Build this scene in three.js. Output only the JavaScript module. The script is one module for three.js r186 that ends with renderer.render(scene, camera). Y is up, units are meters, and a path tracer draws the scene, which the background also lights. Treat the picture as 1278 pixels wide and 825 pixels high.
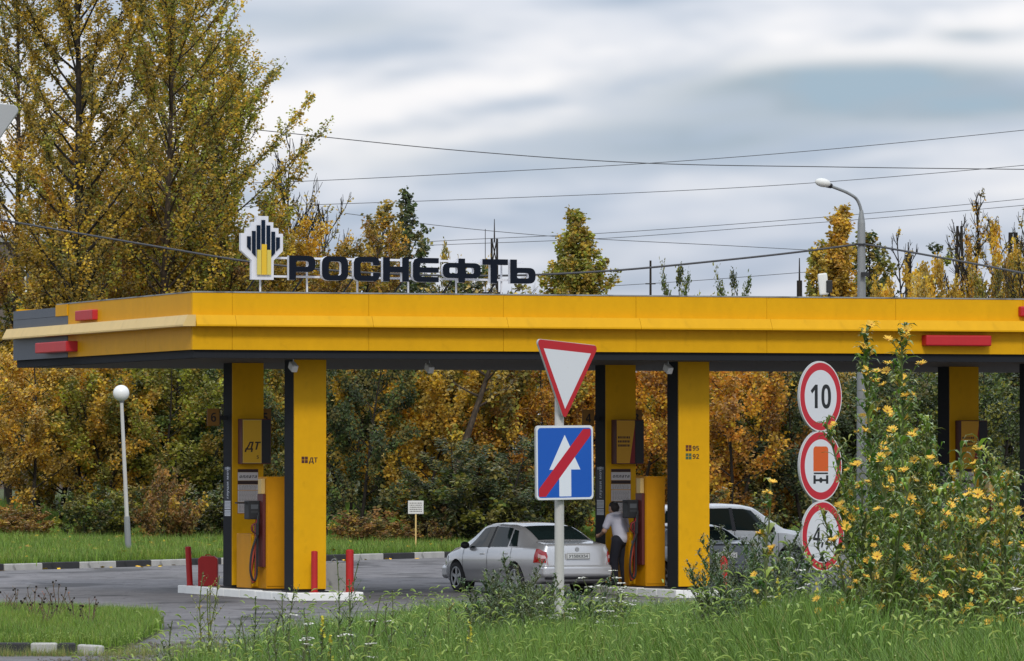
import * as THREE from 'three';
import { mergeGeometries, mergeVertices, toCreasedNormals } from 'three/addons/utils/BufferGeometryUtils.js';
import { RoundedBoxGeometry } from 'three/addons/geometries/RoundedBoxGeometry.js';
import { ImprovedNoise } from 'three/addons/math/ImprovedNoise.js';
import { MarchingCubes } from 'three/addons/objects/MarchingCubes.js';
import { Brush, Evaluator, SUBTRACTION } from 'three-bvh-csg';

// ---------------------------------------------------------------- camera, sky, sun, exposure
const EYE = 2.62, FOCAL = 6000, HORIZON = 575, MIDX = 639, MIDY = 412.5;   // a long lens, seen from the road bank
const scene = new THREE.Scene();
const camera = new THREE.PerspectiveCamera(2 * Math.atan(MIDY / FOCAL) * 180 / Math.PI, 1278 / 825, 0.5, 3000);
camera.position.set(0, EYE, 0);
camera.rotation.x = Math.atan((HORIZON - MIDY) / FOCAL);

const noise = new ImprovedNoise();
function fbm(x, y, z, oct) { let s = 0, a = 0.5; for (let i = 0; i < oct; i++) { s += a * noise.noise(x, y, z); x *= 2.03; y *= 2.03; z *= 2.03; a *= 0.5; } return s; }
const smooth = (a, b, v) => { const t = Math.min(1, Math.max(0, (v - a) / (b - a))); return t * t * (3 - 2 * t); };
const lin = (c) => { c /= 255; return c <= 0.04045 ? c / 12.92 : ((c + 0.055) / 1.055) ** 2.4; };
const L3 = (r, g, b) => [lin(r), lin(g), lin(b)];

function skyTexture() {
  const w = 4096, h = 2048, d = new Float32Array(w * h * 4);
  const base = L3(190, 199, 213), bright = L3(236, 235, 236), dark = L3(122, 147, 163), low = L3(206, 208, 217);
  for (let j = 0; j < h; j++) {
    const el = ((j + 0.5) / h - 0.5) * 180;
    for (let i = 0; i < w; i++) {
      const k = (j * w + i) * 4;
      if (el < -0.3) { d[k] = 0.22; d[k + 1] = 0.22; d[k + 2] = 0.2; d[k + 3] = 1; continue; }
      const phi = ((i + 0.5) / w - 0.5) * 2 * Math.PI;
      let az = phi * 180 / Math.PI + 90; if (az > 180) az -= 360;            // 0 = where the camera looks, + to the right
      // sheets of stratus, stretched along the horizon; seamless round the compass
      const tilt = 0.085 * az * Math.exp(-(az * az) / 700), cx = Math.cos(phi) * 6.5, cz = Math.sin(phi) * 6.5, e = (el - tilt) / (1 + Math.max(0, el) * 0.035);
      const n1 = fbm(cx, e * 0.7 + 3.1, cz, 5) * 2, n2 = fbm(cx * 1.9 + 7, e * 1.7 + 9.2, cz * 1.9, 5) * 2;
      // the streaks rise to the right, as one long bright band over a darker one does
      const band = el - 0.11 * az * Math.exp(-(az * az) / 500);
      let b = 0.42 * Math.exp(-((band - 4.55) ** 2) / 0.22) * smooth(-9, -4, az) + 0.2 * Math.exp(-((band - 3.95) ** 2) / 0.25);
      let dk = 0.95 * Math.exp(-(((el - 4.36) / 0.36) ** 2) - (((az - 4.4) / 2.6) ** 2))
        + 0.6 * Math.exp(-(((el - 3.8) / 0.26) ** 2) - (((az - 2.0) / 1.7) ** 2))
        + 0.22 * Math.exp(-(((el - 3.55) / 0.28) ** 2) - (((az + 0.6) / 2.2) ** 2))
        + 0.7 * Math.exp(-(((el - 5.05) / 0.075) ** 2) - (((az - 5.5) / 0.45) ** 2))
        + 0.3 * Math.exp(-(((el - 5.2) / 0.3) ** 2) - (((az + 2.0) / 1.6) ** 2));
      const n3 = fbm(cx * 3.4 + 3, e * 4.2, cz * 3.4, 4) * 2;
      dk = Math.max(0, dk * (1 + 1.0 * n2 + 1.1 * n3)); b = Math.max(0, b * (1 + 1.2 * n1 + 1.0 * n2 + 0.7 * n3));
      b += 0.55 * Math.max(0, n1 + 0.05) + 0.42 * n2 + 0.4 * n3; dk += 0.4 * Math.max(0, -n1 - 0.02) - 0.25 * n3 - 0.2 * n2;
      const lo = smooth(3.6, 0.5, el), over = (1 + 1.2 * Math.sin(Math.max(0, el) * Math.PI / 180)) ;  // an overcast dome is brighter overhead
      for (let c = 0; c < 3; c++) {
        let v = base[c] + (low[c] - base[c]) * lo;
        v += (bright[c] - v) * Math.min(1, Math.max(-0.3, b));
        v += (dark[c] - v) * Math.min(0.95, Math.max(0, dk)) * (1 - 0.5 * lo);
        d[k + c] = v * over;
      }
      d[k + 3] = 1;
    }
  }
  const t = new THREE.DataTexture(d, w, h, THREE.RGBAFormat, THREE.FloatType);
  t.mapping = THREE.EquirectangularReflectionMapping; t.magFilter = THREE.LinearFilter; t.minFilter = THREE.LinearFilter; t.needsUpdate = true;
  return t;
}
const sky = skyTexture();
scene.background = sky; scene.environment = sky;

const sun = new THREE.DirectionalLight(new THREE.Color(1.0, 0.96, 0.89), 1.5);   // bright through thin cloud, behind the camera
sun.position.set(14, 62, -24); sun.target.position.set(6, 0, -95);
sun.castShadow = true; sun.shadow.radius = 22; sun.shadow.mapSize.set(2048, 2048);
Object.assign(sun.shadow.camera, { left: -40, right: 40, top: 40, bottom: -40, near: 1, far: 250 });
scene.add(sun, sun.target);

const renderer = new THREE.WebGLRenderer({ antialias: true });
renderer.setSize(1024, 661);
renderer.toneMapping = THREE.LinearToneMapping;
renderer.toneMappingExposure = 1.06;
renderer.shadowMap.enabled = true;

// ---------------------------------------------------------------- helpers
function rng(seed) { let a = seed >>> 0; return () => { a = (a + 0x6D2B79F5) | 0; let t = Math.imul(a ^ (a >>> 15), 1 | a); t = (t + Math.imul(t ^ (t >>> 7), 61 | t)) ^ t; return ((t ^ (t >>> 14)) >>> 0) / 4294967296; }; }
const used = new Map();
function numbered(name) { const n = used.get(name) || 0; used.set(name, n + 1); return n ? `${name}_${String(n).padStart(3, '0')}` : name; }
// a point that stands d metres away, from where it shows in the photograph
const at = (px, py, d) => new THREE.Vector3((px - MIDX) / FOCAL * d, EYE + (HORIZON - py) / FOCAL * d, -d);
const V = (x, y, z) => new THREE.Vector3(x, y, z);
function tag(o, label, category, group, kind) {
  if (label) o.userData.label = label;
  if (category) o.userData.category = category;
  if (group) o.userData.group = group;
  if (kind) o.userData.kind = kind;
  return o;
}
function thing(name, pos, label, category, group) { const g = new THREE.Group(); g.name = numbered(name); g.position.set(...pos); scene.add(g); return tag(g, label, category, group); }
function copyOf(src, pos, label, group) {
  const c = src.clone(); c.name = numbered(src.name.replace(/_\d{3}$/, '')); scene.add(c); c.position.set(...pos);
  if (label) c.userData.label = label; if (group) c.userData.group = group; return c;
}
function part(name, geos, mat, parent = scene, label) {
  const g = Array.isArray(geos) ? (geos.length > 1 ? mergeGeometries(geos.map((x) => strip(x))) : geos[0]) : geos;
  const m = new THREE.Mesh(g, mat); m.name = parent === scene ? numbered(name) : name; m.castShadow = m.receiveShadow = true;
  parent.add(m); if (label) m.userData.label = label; return m;
}
function strip(g) { let x = g.index ? g.toNonIndexed() : g; for (const k of Object.keys(x.attributes)) if (!['position', 'normal', 'uv'].includes(k)) x.deleteAttribute(k);
  if (!x.attributes.uv) x.setAttribute('uv', new THREE.BufferAttribute(new Float32Array(x.attributes.position.count * 2), 2)); return x; }
function metreUV(g) {                                      // uv in metres from the face's main direction
  if (g.index) g = g.toNonIndexed();
  if (!g.attributes.normal) g.computeVertexNormals();
  const p = g.attributes.position, n = g.attributes.normal, u = new Float32Array(p.count * 2);
  for (let i = 0; i < p.count; i++) {
    const ax = Math.abs(n.getX(i)), ay = Math.abs(n.getY(i)), az = Math.abs(n.getZ(i));
    if (ay >= ax && ay >= az) { u[2 * i] = p.getX(i); u[2 * i + 1] = p.getZ(i); } else if (ax >= az) { u[2 * i] = p.getZ(i); u[2 * i + 1] = p.getY(i); } else { u[2 * i] = p.getX(i); u[2 * i + 1] = p.getY(i); }
  }
  g.setAttribute('uv', new THREE.BufferAttribute(u, 2)); return g;
}
const box = (x0, x1, y0, y1, z0, z1, r = 0) => {
  const w = Math.abs(x1 - x0), h = Math.abs(y1 - y0), d = Math.abs(z1 - z0);
  const g = r > 0 ? new RoundedBoxGeometry(w, h, d, 2, Math.min(r, w / 2.01, h / 2.01, d / 2.01)) : new THREE.BoxGeometry(w, h, d);
  g.translate((x0 + x1) / 2, (y0 + y1) / 2, (z0 + z1) / 2); return metreUV(g);
};
function tube(points, r, radial = 6, seg = 0, closed = false) {
  const c = new THREE.CatmullRomCurve3(points.map((p) => p.isVector3 ? p : V(...p)), closed);
  return new THREE.TubeGeometry(c, seg || Math.max(2, points.length * 4), r, radial, closed);
}
function rod(a, b, r0, r1 = r0, radial = 8) {              // tapered round bar from a to b
  a = a.isVector3 ? a : V(...a); b = b.isVector3 ? b : V(...b);
  const d = b.clone().sub(a), l = d.length(), g = new THREE.CylinderGeometry(r1, r0, l, radial, 1);
  g.translate(0, l / 2, 0); g.applyQuaternion(new THREE.Quaternion().setFromUnitVectors(V(0, 1, 0), d.normalize())); g.translate(a.x, a.y, a.z); return g;
}
function bar(a, b, w, h) { a = a.isVector3 ? a : V(...a); b = b.isVector3 ? b : V(...b); const d = b.clone().sub(a), l = d.length(), g = new THREE.BoxGeometry(w, l, h); g.translate(0, l / 2, 0); g.applyQuaternion(new THREE.Quaternion().setFromUnitVectors(V(0, 1, 0), d.normalize())); g.translate(a.x, a.y, a.z); return g; }

// tiling noise maps: a value 0..1 made by fn(x, y) with x, y on a torus
function noiseTex(size, rep, fn, srgb = true) {
  const d = new Uint8Array(size * size * 4), TAU = Math.PI * 2;
  for (let j = 0; j < size; j++) for (let i = 0; i < size; i++) {
    const c = fn(i / size, j / size, (f, oct, seed = 0) => { const a = i / size * TAU, b = j / size * TAU, R = f / TAU; let s = 0, amp = 0.5, R2 = R; for (let o = 0; o < oct; o++) { s += amp * (noise.noise(Math.cos(a) * R2 + seed, Math.sin(a) * R2 + seed * 1.7, Math.cos(b) * R2) + noise.noise(Math.sin(b) * R2 + 11.3 + seed, Math.cos(a) * R2 + 5.1, Math.sin(a) * R2)) * 0.8; R2 *= 2; amp *= 0.5; } return s; });
    const k = (j * size + i) * 4; for (let q = 0; q < 3; q++) d[k + q] = Math.max(0, Math.min(255, Math.round((Array.isArray(c) ? c[q] : c) * 255))); d[k + 3] = 255;
  }
  const t = new THREE.DataTexture(d, size, size); t.wrapS = t.wrapT = THREE.RepeatWrapping; t.magFilter = THREE.LinearFilter; t.minFilter = THREE.LinearMipmapLinearFilter; t.generateMipmaps = true;
  if (srgb) t.colorSpace = THREE.SRGBColorSpace; t.repeat.set(1 / rep, 1 / rep); t.needsUpdate = true; return t;
}
function canvasTex(w, h, draw) { const c = document.createElement('canvas'); c.width = w; c.height = h; const x = c.getContext('2d'); draw(x, w, h); const t = new THREE.CanvasTexture(c); t.colorSpace = THREE.SRGBColorSpace; t.anisotropy = 4; return t; }
const std = (color, roughness = 0.7, extra = {}) => new THREE.MeshStandardMaterial({ color: Array.isArray(color) ? new THREE.Color().setRGB(...color) : color, roughness, ...extra });
const phys = (color, roughness, extra) => new THREE.MeshPhysicalMaterial({ color: Array.isArray(color) ? new THREE.Color().setRGB(...color) : color, roughness, ...extra });
// ---------------------------------------------------------------- materials of the setting
const R0 = rng(7);
const asphaltTex = noiseTex(1024, 14, (u, v, n) => { const g = 0.52 + 0.10 * n(5, 4) + 0.10 * n(30, 3, 4) + 0.10 * (R0() - 0.5) - 0.17 * smooth(0.08, 0.3, n(9, 4, 9)); const crack = Math.abs(n(12, 4, 21)) < 0.012 ? -0.12 : 0; return [g * 1.0 + crack, g * 0.985 + crack, g * 0.99 + crack]; });
const grimeTex = noiseTex(512, 3.1, (u, v, n) => { const st = Math.max(0, n(22, 2, 13)); const g = 0.95 + 0.035 * n(4, 4) + 0.03 * n(20, 3, 3) - 0.03 * smooth(0.2, 0.5, st); return [g, g * 0.995, g * 0.975]; });
const soilTex = noiseTex(512, 5, (u, v, n) => { const k = 0.5 + 0.5 * n(8, 5) + 0.2 * (R0() - 0.5); return [0.30 + 0.12 * k, 0.30 + 0.14 * k, 0.16 + 0.08 * k]; });
const concreteTex = noiseTex(512, 2.2, (u, v, n) => { const g = 0.82 + 0.12 * n(6, 5) + 0.06 * (R0() - 0.5) - 0.22 * smooth(0.18, 0.42, n(7, 4, 5)); return [g, g * 0.985, g * 0.96]; });
const barkTex = noiseTex(256, 1.0, (u, v, n) => { const g = 0.6 + 0.4 * n(9, 4); return [g, g * 0.95, g * 0.88]; });
const M = {
  asphalt: std([0.66, 0.64, 0.64], 0.92, { map: asphaltTex, bumpMap: asphaltTex, bumpScale: 0.006 }),
  soil: std([0.55, 0.6, 0.42], 1, { map: soilTex }),
  gravel: std([0.22, 0.20, 0.18], 1, { map: concreteTex }),
  kerbWhite: std([0.66, 0.66, 0.65], 0.85, { map: concreteTex }),
  kerbBlack: std([0.045, 0.045, 0.05], 0.85, { map: concreteTex }),
  yellow: phys([0.77, 0.40, 0.002], 0.5, { specularIntensity: 0.35, map: grimeTex }),
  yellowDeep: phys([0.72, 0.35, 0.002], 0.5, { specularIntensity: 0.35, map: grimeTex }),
  cream: std([0.74, 0.52, 0.20], 0.5, { map: grimeTex }),
  slate: std([0.075, 0.088, 0.12], 0.45, { map: grimeTex }),
  charcoal: phys([0.018, 0.020, 0.025], 0.75, { specularIntensity: 0.4, map: grimeTex }),
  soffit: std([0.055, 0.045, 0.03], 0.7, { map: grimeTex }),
  red: std([0.52, 0.010, 0.016], 0.45, { map: grimeTex }),
  redPaint: std([0.50, 0.012, 0.012], 0.5, { map: grimeTex }),
  black: std([0.010, 0.010, 0.012], 0.55),
  rubber: std([0.02, 0.02, 0.022], 0.8),
  steel: std([0.42, 0.43, 0.44], 0.45, { metalness: 0.6 }),
  whitePaint: std([0.84, 0.84, 0.83], 0.55, { map: concreteTex }),
  kerbFresh: std([0.92, 0.92, 0.92], 0.7, { map: grimeTex }),
  cabinet: phys([0.62, 0.27, 0.003], 0.5, { specularIntensity: 0.35, map: grimeTex }),
  white: std([0.78, 0.78, 0.77], 0.5, { map: grimeTex }),
  concrete: std([0.50, 0.50, 0.50], 0.9, { map: concreteTex }),
  galv: std([0.40, 0.43, 0.46], 0.6, { map: concreteTex, metalness: 0.2 }),
  wire: std([0.07, 0.07, 0.075], 0.8),
  bark: std([0.16, 0.125, 0.095], 1, { map: barkTex }),
  barkDark: std([0.06, 0.05, 0.042], 1, { map: barkTex }),
};

// ---------------------------------------------------------------- ground
// forecourt level is 0; the near bank carries the road from which the place is seen, the far verge rises to the trees
const KA = V(-12.3, 0, -114.5), KB = V(-1.75, 0, -130.2), KD = KB.clone().sub(KA).normalize(), KN = V(KD.z, 0, -KD.x).multiplyScalar(-1);   // far kerb line, KN away from the road
if (KN.z > 0) KN.negate();
const beyondKerb = (x, z) => (x - KA.x) * KN.x + (z - KA.z) * KN.z;
const farH = (x, z) => { const d = beyondKerb(x, z); return d < 0 ? -0.3 : 0.13 + 0.026 * Math.min(d, 40) + 0.05 * fbm(x * 0.25, 0, z * 0.25, 3); };
// the near bank: its left foot runs from the lower left corner into the picture
const bankEdge = (d) => -2.85 + 0.012 * Math.max(0, d - 34) ** 1.55 + 0.25 * fbm(d * 0.2, 4, 0, 2);
function bankH(x, z) {
  const d = -z, inside = x - bankEdge(d);
  const side = smooth(-0.5, 0.8, inside), end = 1 - smooth(52, 70, d);
  return (0.86 + 0.10 * smooth(0, 5, x) + 0.45 * smooth(0.5, 2.0, x) * (1 - smooth(30, 40, d)) + 0.10 * fbm(x * 0.35, 1, z * 0.3, 3)) * side * end - 0.05;
}
function sheet(x0, x1, z0, z1, nx, nz, h) {
  const g = new THREE.PlaneGeometry(1, 1, nx, nz), p = g.attributes.position, u = g.attributes.uv;
  for (let i = 0; i < p.count; i++) { const x = x0 + (p.getX(i) + 0.5) * (x1 - x0), z = z0 + (0.5 - p.getY(i)) * (z1 - z0); p.setXYZ(i, x, h(x, z), -0); p.setZ(i, z); u.setXY(i, x, z); }
  const idx = g.index.array; g.computeVertexNormals();
  const n = g.attributes.normal; let up = 0; for (let i = 0; i < n.count; i++) up += n.getY(i);
  if (up < 0) { for (let i = 0; i < idx.length; i += 3) { const t = idx[i]; idx[i] = idx[i + 1]; idx[i + 1] = t; } g.computeVertexNormals(); }
  return g;
}
tag(part('ground', sheet(-1500, 1500, -1600, 80, 2, 2, () => -0.35), M.soil), 'dull green brown earth reaching to the horizon', null, null, 'structure');
tag(part('asphalt_forecourt', sheet(-70, 70, -170, 30, 1, 1, () => 0), M.asphalt), 'grey patched asphalt of the petrol station forecourt and its drive', null, null, 'structure');
tag(part('grass_bank', sheet(-5, 26, -72, 20, 60, 160, bankH), M.soil), 'earth bank with tall grass in front of the forecourt', null, null, 'structure');
{ // verge beyond the drive, cut off along the kerb line
  const g = new THREE.PlaneGeometry(1, 1, 70, 60), p = g.attributes.position, u = g.attributes.uv, side = KD.clone();
  for (let i = 0; i < p.count; i++) { const s = (p.getX(i) + 0.5) * 160 - 60, t = (p.getY(i) + 0.5) ** 1.6 * 160 + 0.12, x = KA.x + side.x * s + KN.x * t, z = KA.z + side.z * s + KN.z * t; p.setXYZ(i, x, farH(x, z), z); u.setXY(i, x, z); }
  g.computeVertexNormals(); if (g.attributes.normal.getY(100) < 0) { const ix = g.index.array; for (let i = 0; i < ix.length; i += 3) { const t = ix[i]; ix[i] = ix[i + 1]; ix[i + 1] = t; } g.computeVertexNormals(); }
  tag(part('grass_verge', g, M.soil), 'grass verge rising from the drive to the trees', null, null, 'structure');
}
// kerb of the far verge, stones painted black and white in turn
{
  const kerb = new THREE.Group(); kerb.name = 'kerb'; scene.add(kerb); tag(kerb, 'far kerb of black and white painted stones along the verge', null, null, 'structure');
  const len = 1.42, stone = box(0.01, len - 0.01, -0.05, 0.16, -0.18, 0, 0.025), r = rng(5);
  stone.rotateY(Math.atan2(-KD.z, KD.x));
  for (let i = -10; i < 42; i++) { const m = part('kerb_stone', stone, (i & 1) ? M.kerbBlack : M.kerbWhite, kerb); m.position.set(KA.x + KD.x * (i * len + 0.35), (r() - 0.5) * 0.02, KA.z + KD.z * (i * len + 0.35)); m.rotation.y = (r() - 0.5) * 0.02; }
}
// the small traffic island at the left: a low grassed mound behind a broken kerb
const islH = (x, z) => { const d = -z, xr = -5.35 - 0.012 * (d - 70) ** 2 * (d > 70 ? 0.6 : 0.5); const e = Math.min(xr - x, d - 65.3, 79 - d); return e < 0 ? -0.2 : 0.10 + 0.13 * smooth(0, 2.5, e) + 0.03 * fbm(x * 0.8, 2, z * 0.8, 2); };
{
  tag(part('traffic_island', sheet(-30, -4.9, -80, -64.5, 90, 50, islH), M.soil), 'low grassed traffic island beside the drive', null, null, 'structure');
  const kerb = new THREE.Group(); kerb.name = 'island_kerb'; scene.add(kerb); tag(kerb, 'broken black and white kerb of the near traffic island', null, null, 'structure');
  const r = rng(9); let x = -5.55, i = 0; const cols = ['kerbWhite', 'kerbBlack', 'kerbWhite', 'kerbBlack', 'kerbBlack', 'kerbWhite', 'kerbWhite', 'kerbBlack'];
  const lens = [0.36, 0.24, 0.37, 0.62, 0.9, 0.9, 0.9, 0.9];
  while (x > -22) { const l = lens[Math.min(i, 7)], g = box(-l + 0.012, 0, -0.05, 0.17 - (i === 0 ? 0.05 : 0) - r() * 0.015, -0.17, 0, 0.03); const m = part('kerb_stone', g, M[cols[i % 8]], kerb); m.position.set(x, 0, -65.05 - (i === 0 ? 0.08 : 0)); m.rotation.y = i === 0 ? -0.12 : (r() - 0.5) * 0.03; m.rotation.z = i === 0 ? -0.05 : 0; x -= l; i++; }
}
{ // washed-out gravel where the drive meets the bank
  const r = rng(31), geos = [];
  const pebble = new THREE.IcosahedronGeometry(1, 0), im = new THREE.InstancedMesh(pebble, M.gravel, 2600), m4 = new THREE.Matrix4(), q = new THREE.Quaternion(), e = new THREE.Euler();
  for (let i = 0; i < 2600; i++) { const d = 57 + r() * 12, x = -5.6 + r() * 2.2 + (d - 62) * 0.05 + (r() - 0.5) * 1.6, s = 0.008 + 0.03 * r() ** 3; q.setFromEuler(e.set(r() * 6, r() * 6, r() * 6)); m4.compose(V(x, 0.003 + s * 0.3, -d), q, V(s, s * 0.6, s)); im.setMatrixAt(i, m4); }
  im.name = 'gravel'; im.castShadow = im.receiveShadow = true; scene.add(im); tag(im, 'loose gravel washed out at the edge of the drive', 'gravel', null, 'stuff');
}
// ---------------------------------------------------------------- the station: a runs along the canopy's front, w towards the viewer
const E1 = V(0.968, 0, -0.25), EW = V(0.4027, 0, 0.9153), NEAR = V(-4.112, 0, -90.7);
const SKEW = new THREE.Matrix4().makeBasis(E1, V(0, 1, 0), EW);
const sk = (g) => g.clone().applyMatrix4(SKEW);
const ISL = [0, 7.56, 14.8];
const islandBase = (a) => NEAR.clone().addScaledVector(E1, a);
const stP = (a, y, w) => NEAR.clone().addScaledVector(E1, a).addScaledVector(EW, w).setY(y);
const sbox = (...b) => sk(box(...b));

// print on a flat panel: a plane facing +w (or -a), 3 mm proud
function decal(name, parent, tex, a0, a1, y0, y1, w, clear = false, rough = 0.6) { const g = new THREE.PlaneGeometry(a1 - a0, y1 - y0); g.translate((a0 + a1) / 2, (y0 + y1) / 2, w); return part(name, sk(g), new THREE.MeshStandardMaterial({ map: tex, roughness: rough, transparent: clear, alphaTest: clear ? 0.4 : 0 }), parent); }
function decalSide(name, parent, tex, a, y0, y1, w0, w1) { const g = new THREE.PlaneGeometry(w1 - w0, y1 - y0); g.rotateY(-Math.PI / 2); g.translate(a, (y0 + y1) / 2, (w0 + w1) / 2); return part(name, sk(g), new THREE.MeshStandardMaterial({ map: tex, roughness: 0.6 }), parent); }
const scribble = (x, w, y, h, r, col) => { x.fillStyle = col; let p = 0.08 * w; while (p < 0.9 * w) { const l = (0.03 + 0.09 * r()) * w; x.fillRect(p, y, Math.min(l, 0.92 * w - p), h); p += l + 0.025 * w; } };

// canopy
const A0 = -2.345, A1 = 20, W1 = 1.14, W0 = W1 - 10.8, YS = 4.53, YB = 4.68, YL = 5.11, YU = 5.32, YT = 5.74;
const canopy = thing('fuel_canopy', NEAR.toArray(), 'long yellow petrol station canopy on yellow and charcoal columns', 'canopy');
{
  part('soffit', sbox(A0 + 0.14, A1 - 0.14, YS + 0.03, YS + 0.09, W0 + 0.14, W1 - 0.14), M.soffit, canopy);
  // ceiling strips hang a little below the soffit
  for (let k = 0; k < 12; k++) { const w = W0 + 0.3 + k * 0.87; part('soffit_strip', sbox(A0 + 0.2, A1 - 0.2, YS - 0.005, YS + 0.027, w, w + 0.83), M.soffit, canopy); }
  part('roof_deck', sbox(A0 + 0.1, A1 - 0.1, 5.45, 5.55, W0 + 0.1, W1 - 0.1), M.concrete, canopy);
  part('edge_beam', [sbox(A0 + 0.06, A1 - 0.06, YS, YB, W1 - 0.16, W1 - 0.06), sbox(A0 + 0.06, A1 - 0.06, YS, YB, W0 + 0.06, W0 + 0.16), sbox(A0 + 0.06, A0 + 0.16, YS, YB, W0 + 0.16, W1 - 0.16), sbox(A1 - 0.16, A1 - 0.06, YS, YB, W0 + 0.16, W1 - 0.16)], M.charcoal, canopy);
  const gap = 0.006, step = 2.6;
  // front: upper and lower cladding, and a sloping ledge between them, in sheets of 2.6 m
  const ledge = (s0, s1) => { const sh = new THREE.Shape([[0, YL], [0.24, YL], [0.24, YL + 0.03], [0.15, YU], [0, YU]].map(([x, y]) => new THREE.Vector2(x, y))); const g = new THREE.ExtrudeGeometry(sh, { depth: s1 - s0, bevelEnabled: false }); g.rotateY(-Math.PI / 2); return g; };   // depth runs to -x, out is +z
  for (let s = A0, i = 0; s < A1 - 0.1; i++) {
    const e = Math.min(A1, s + (i === 0 ? 0.75 : step));
    const f0 = i === 0 ? s : s + gap / 2, f1 = e - gap / 2;
    part('fascia_panel', sbox(f0, f1, YU - 0.05, YT, W1 - 0.05, W1 + (i & 1 ? 0 : 0.002)), M.yellow, canopy);
    part('fascia_panel', sbox(f0, f1, YB, YL + 0.05, W1 - 0.05, W1 + (i & 1 ? 0.002 : 0)), M.yellow, canopy);
    const lg = ledge(0, f1 - f0); lg.translate(f1, 0, W1 + 0.003); part('ledge_panel', sk(metreUV(lg)), M.yellow, canopy);
    s = e;
  }
  // left end
  const endPanel = (m, b0, b1, y0, y1, out = 0) => part('fascia_panel', sbox(A0 - out, A0 + 0.05, y0, y1, W1 - b1, W1 - b0), m, canopy);
  const cuts = [0.0, 2.6, 5.2, 7.23];
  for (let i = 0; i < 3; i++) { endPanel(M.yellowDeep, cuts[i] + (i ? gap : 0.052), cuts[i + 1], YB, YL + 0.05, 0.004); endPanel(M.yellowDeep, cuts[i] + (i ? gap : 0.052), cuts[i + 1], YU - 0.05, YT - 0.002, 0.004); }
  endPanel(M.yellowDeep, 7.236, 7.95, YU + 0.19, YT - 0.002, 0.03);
  endPanel(M.slate, 7.236, 10.75, YU - 0.05, YU + 0.184, 0.012); endPanel(M.slate, 7.956, 10.75, YU + 0.19, YT - 0.05, 0.012); endPanel(M.slate, 7.236, 10.75, YB, YL + 0.05, 0.012);
  const ends = [-0.2, 0.42, 2.6, 5.2, 7.8, 10.75];
  for (let i = 0; i < 5; i++) { const lg = ledge(0, ends[i + 1] - ends[i] - gap); lg.rotateY(-Math.PI / 2); lg.translate(A0 - 0.006, 0, W1 - ends[i]); part('ledge_panel', sk(metreUV(lg)), M.cream, canopy); }
  const block = (g) => part('red_accent', sk(g), M.red, canopy);
  block(box(A0 - 0.11, A0 + 0.01, YU + 0.06, YU + 0.26, W1 - 6.49, W1 - 5.41, 0.02));
  block(box(A0 - 0.24, A0 + 0.01, YB + 0.10, YB + 0.31, W1 - 8.6, W1 - 6.63, 0.02));
  block(box(14.27 + A0, 15.61 + A0, YB + 0.15, YB + 0.36, W1 - 0.01, W1 + 0.20, 0.03));
  block(box(16.25 + A0, 17.3 + A0, YU + 0.09, YU + 0.29, W1 - 0.01, W1 + 0.12, 0.03));
  // rear and right end
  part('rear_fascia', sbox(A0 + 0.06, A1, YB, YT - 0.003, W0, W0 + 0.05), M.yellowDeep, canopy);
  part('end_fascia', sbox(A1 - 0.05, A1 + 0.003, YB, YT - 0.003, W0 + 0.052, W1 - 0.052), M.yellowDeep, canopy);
  part('roof_trim', [sbox(A0 - 0.01, A1, YT, YT + 0.025, W1 - 0.09, W1 + 0.012), sbox(A0 - 0.012, A0 + 0.07, YT, YT + 0.022, W1 - 7.95, W1 - 0.092)], M.galv, canopy);
}
// columns of the canopy, two on each island: charcoal flank, yellow front
const CW = 0.62, CD = 0.5, FARW = -3.33;
const notice = canvasTex(256, 600, (x, w, h) => { const r = rng(3); x.fillStyle = '#b98015'; x.fillRect(0, 0, w, h); const blk = (y, hh, dark) => { x.fillStyle = dark ? '#2b1612' : '#c9c3c0'; x.fillRect(6, y, w - 12, hh); }; blk(4, 40, 1); blk(46, 108); x.fillStyle = '#3d3a3a'; x.font = 'italic bold 62px sans-serif'; x.textAlign = 'center'; x.fillText('оплата', w / 2, 120); blk(158, 46, 1); blk(208, 72); for (let i = 0; i < 4; i++) scribble(x, w, 216 + i * 16, 7, r, '#7d7875'); blk(288, 150); for (let i = 0; i < 8; i++) scribble(x, w, 300 + i * 17, 7, r, '#8a8380'); blk(446, 140); for (let i = 0; i < 7; i++) scribble(x, w, 460 + i * 17, 7, r, '#7f7672'); });
const flankNote = canvasTex(128, 512, (x, w, h) => { const r = rng(8); x.fillStyle = '#20242c'; x.fillRect(0, 0, w, h); x.fillStyle = '#8b9098'; x.fillRect(14, 4, w - 28, 26); x.save(); x.translate(w / 2 + 18, 330); x.rotate(-Math.PI / 2); x.fillStyle = '#c9ccd2'; x.font = 'bold 56px sans-serif'; x.fillText('глуши мотор'.slice(0, 10), 0, 0); x.restore(); x.fillStyle = '#ccced2'; x.fillRect(8, 350, w - 16, 86); x.fillRect(8, 444, w - 16, 62); for (let i = 0; i < 5; i++) scribble(x, w, 362 + i * 14, 6, r, '#6f737b'); for (let i = 0; i < 3; i++) scribble(x, w, 456 + i * 14, 6, r, '#6f737b'); });
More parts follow.
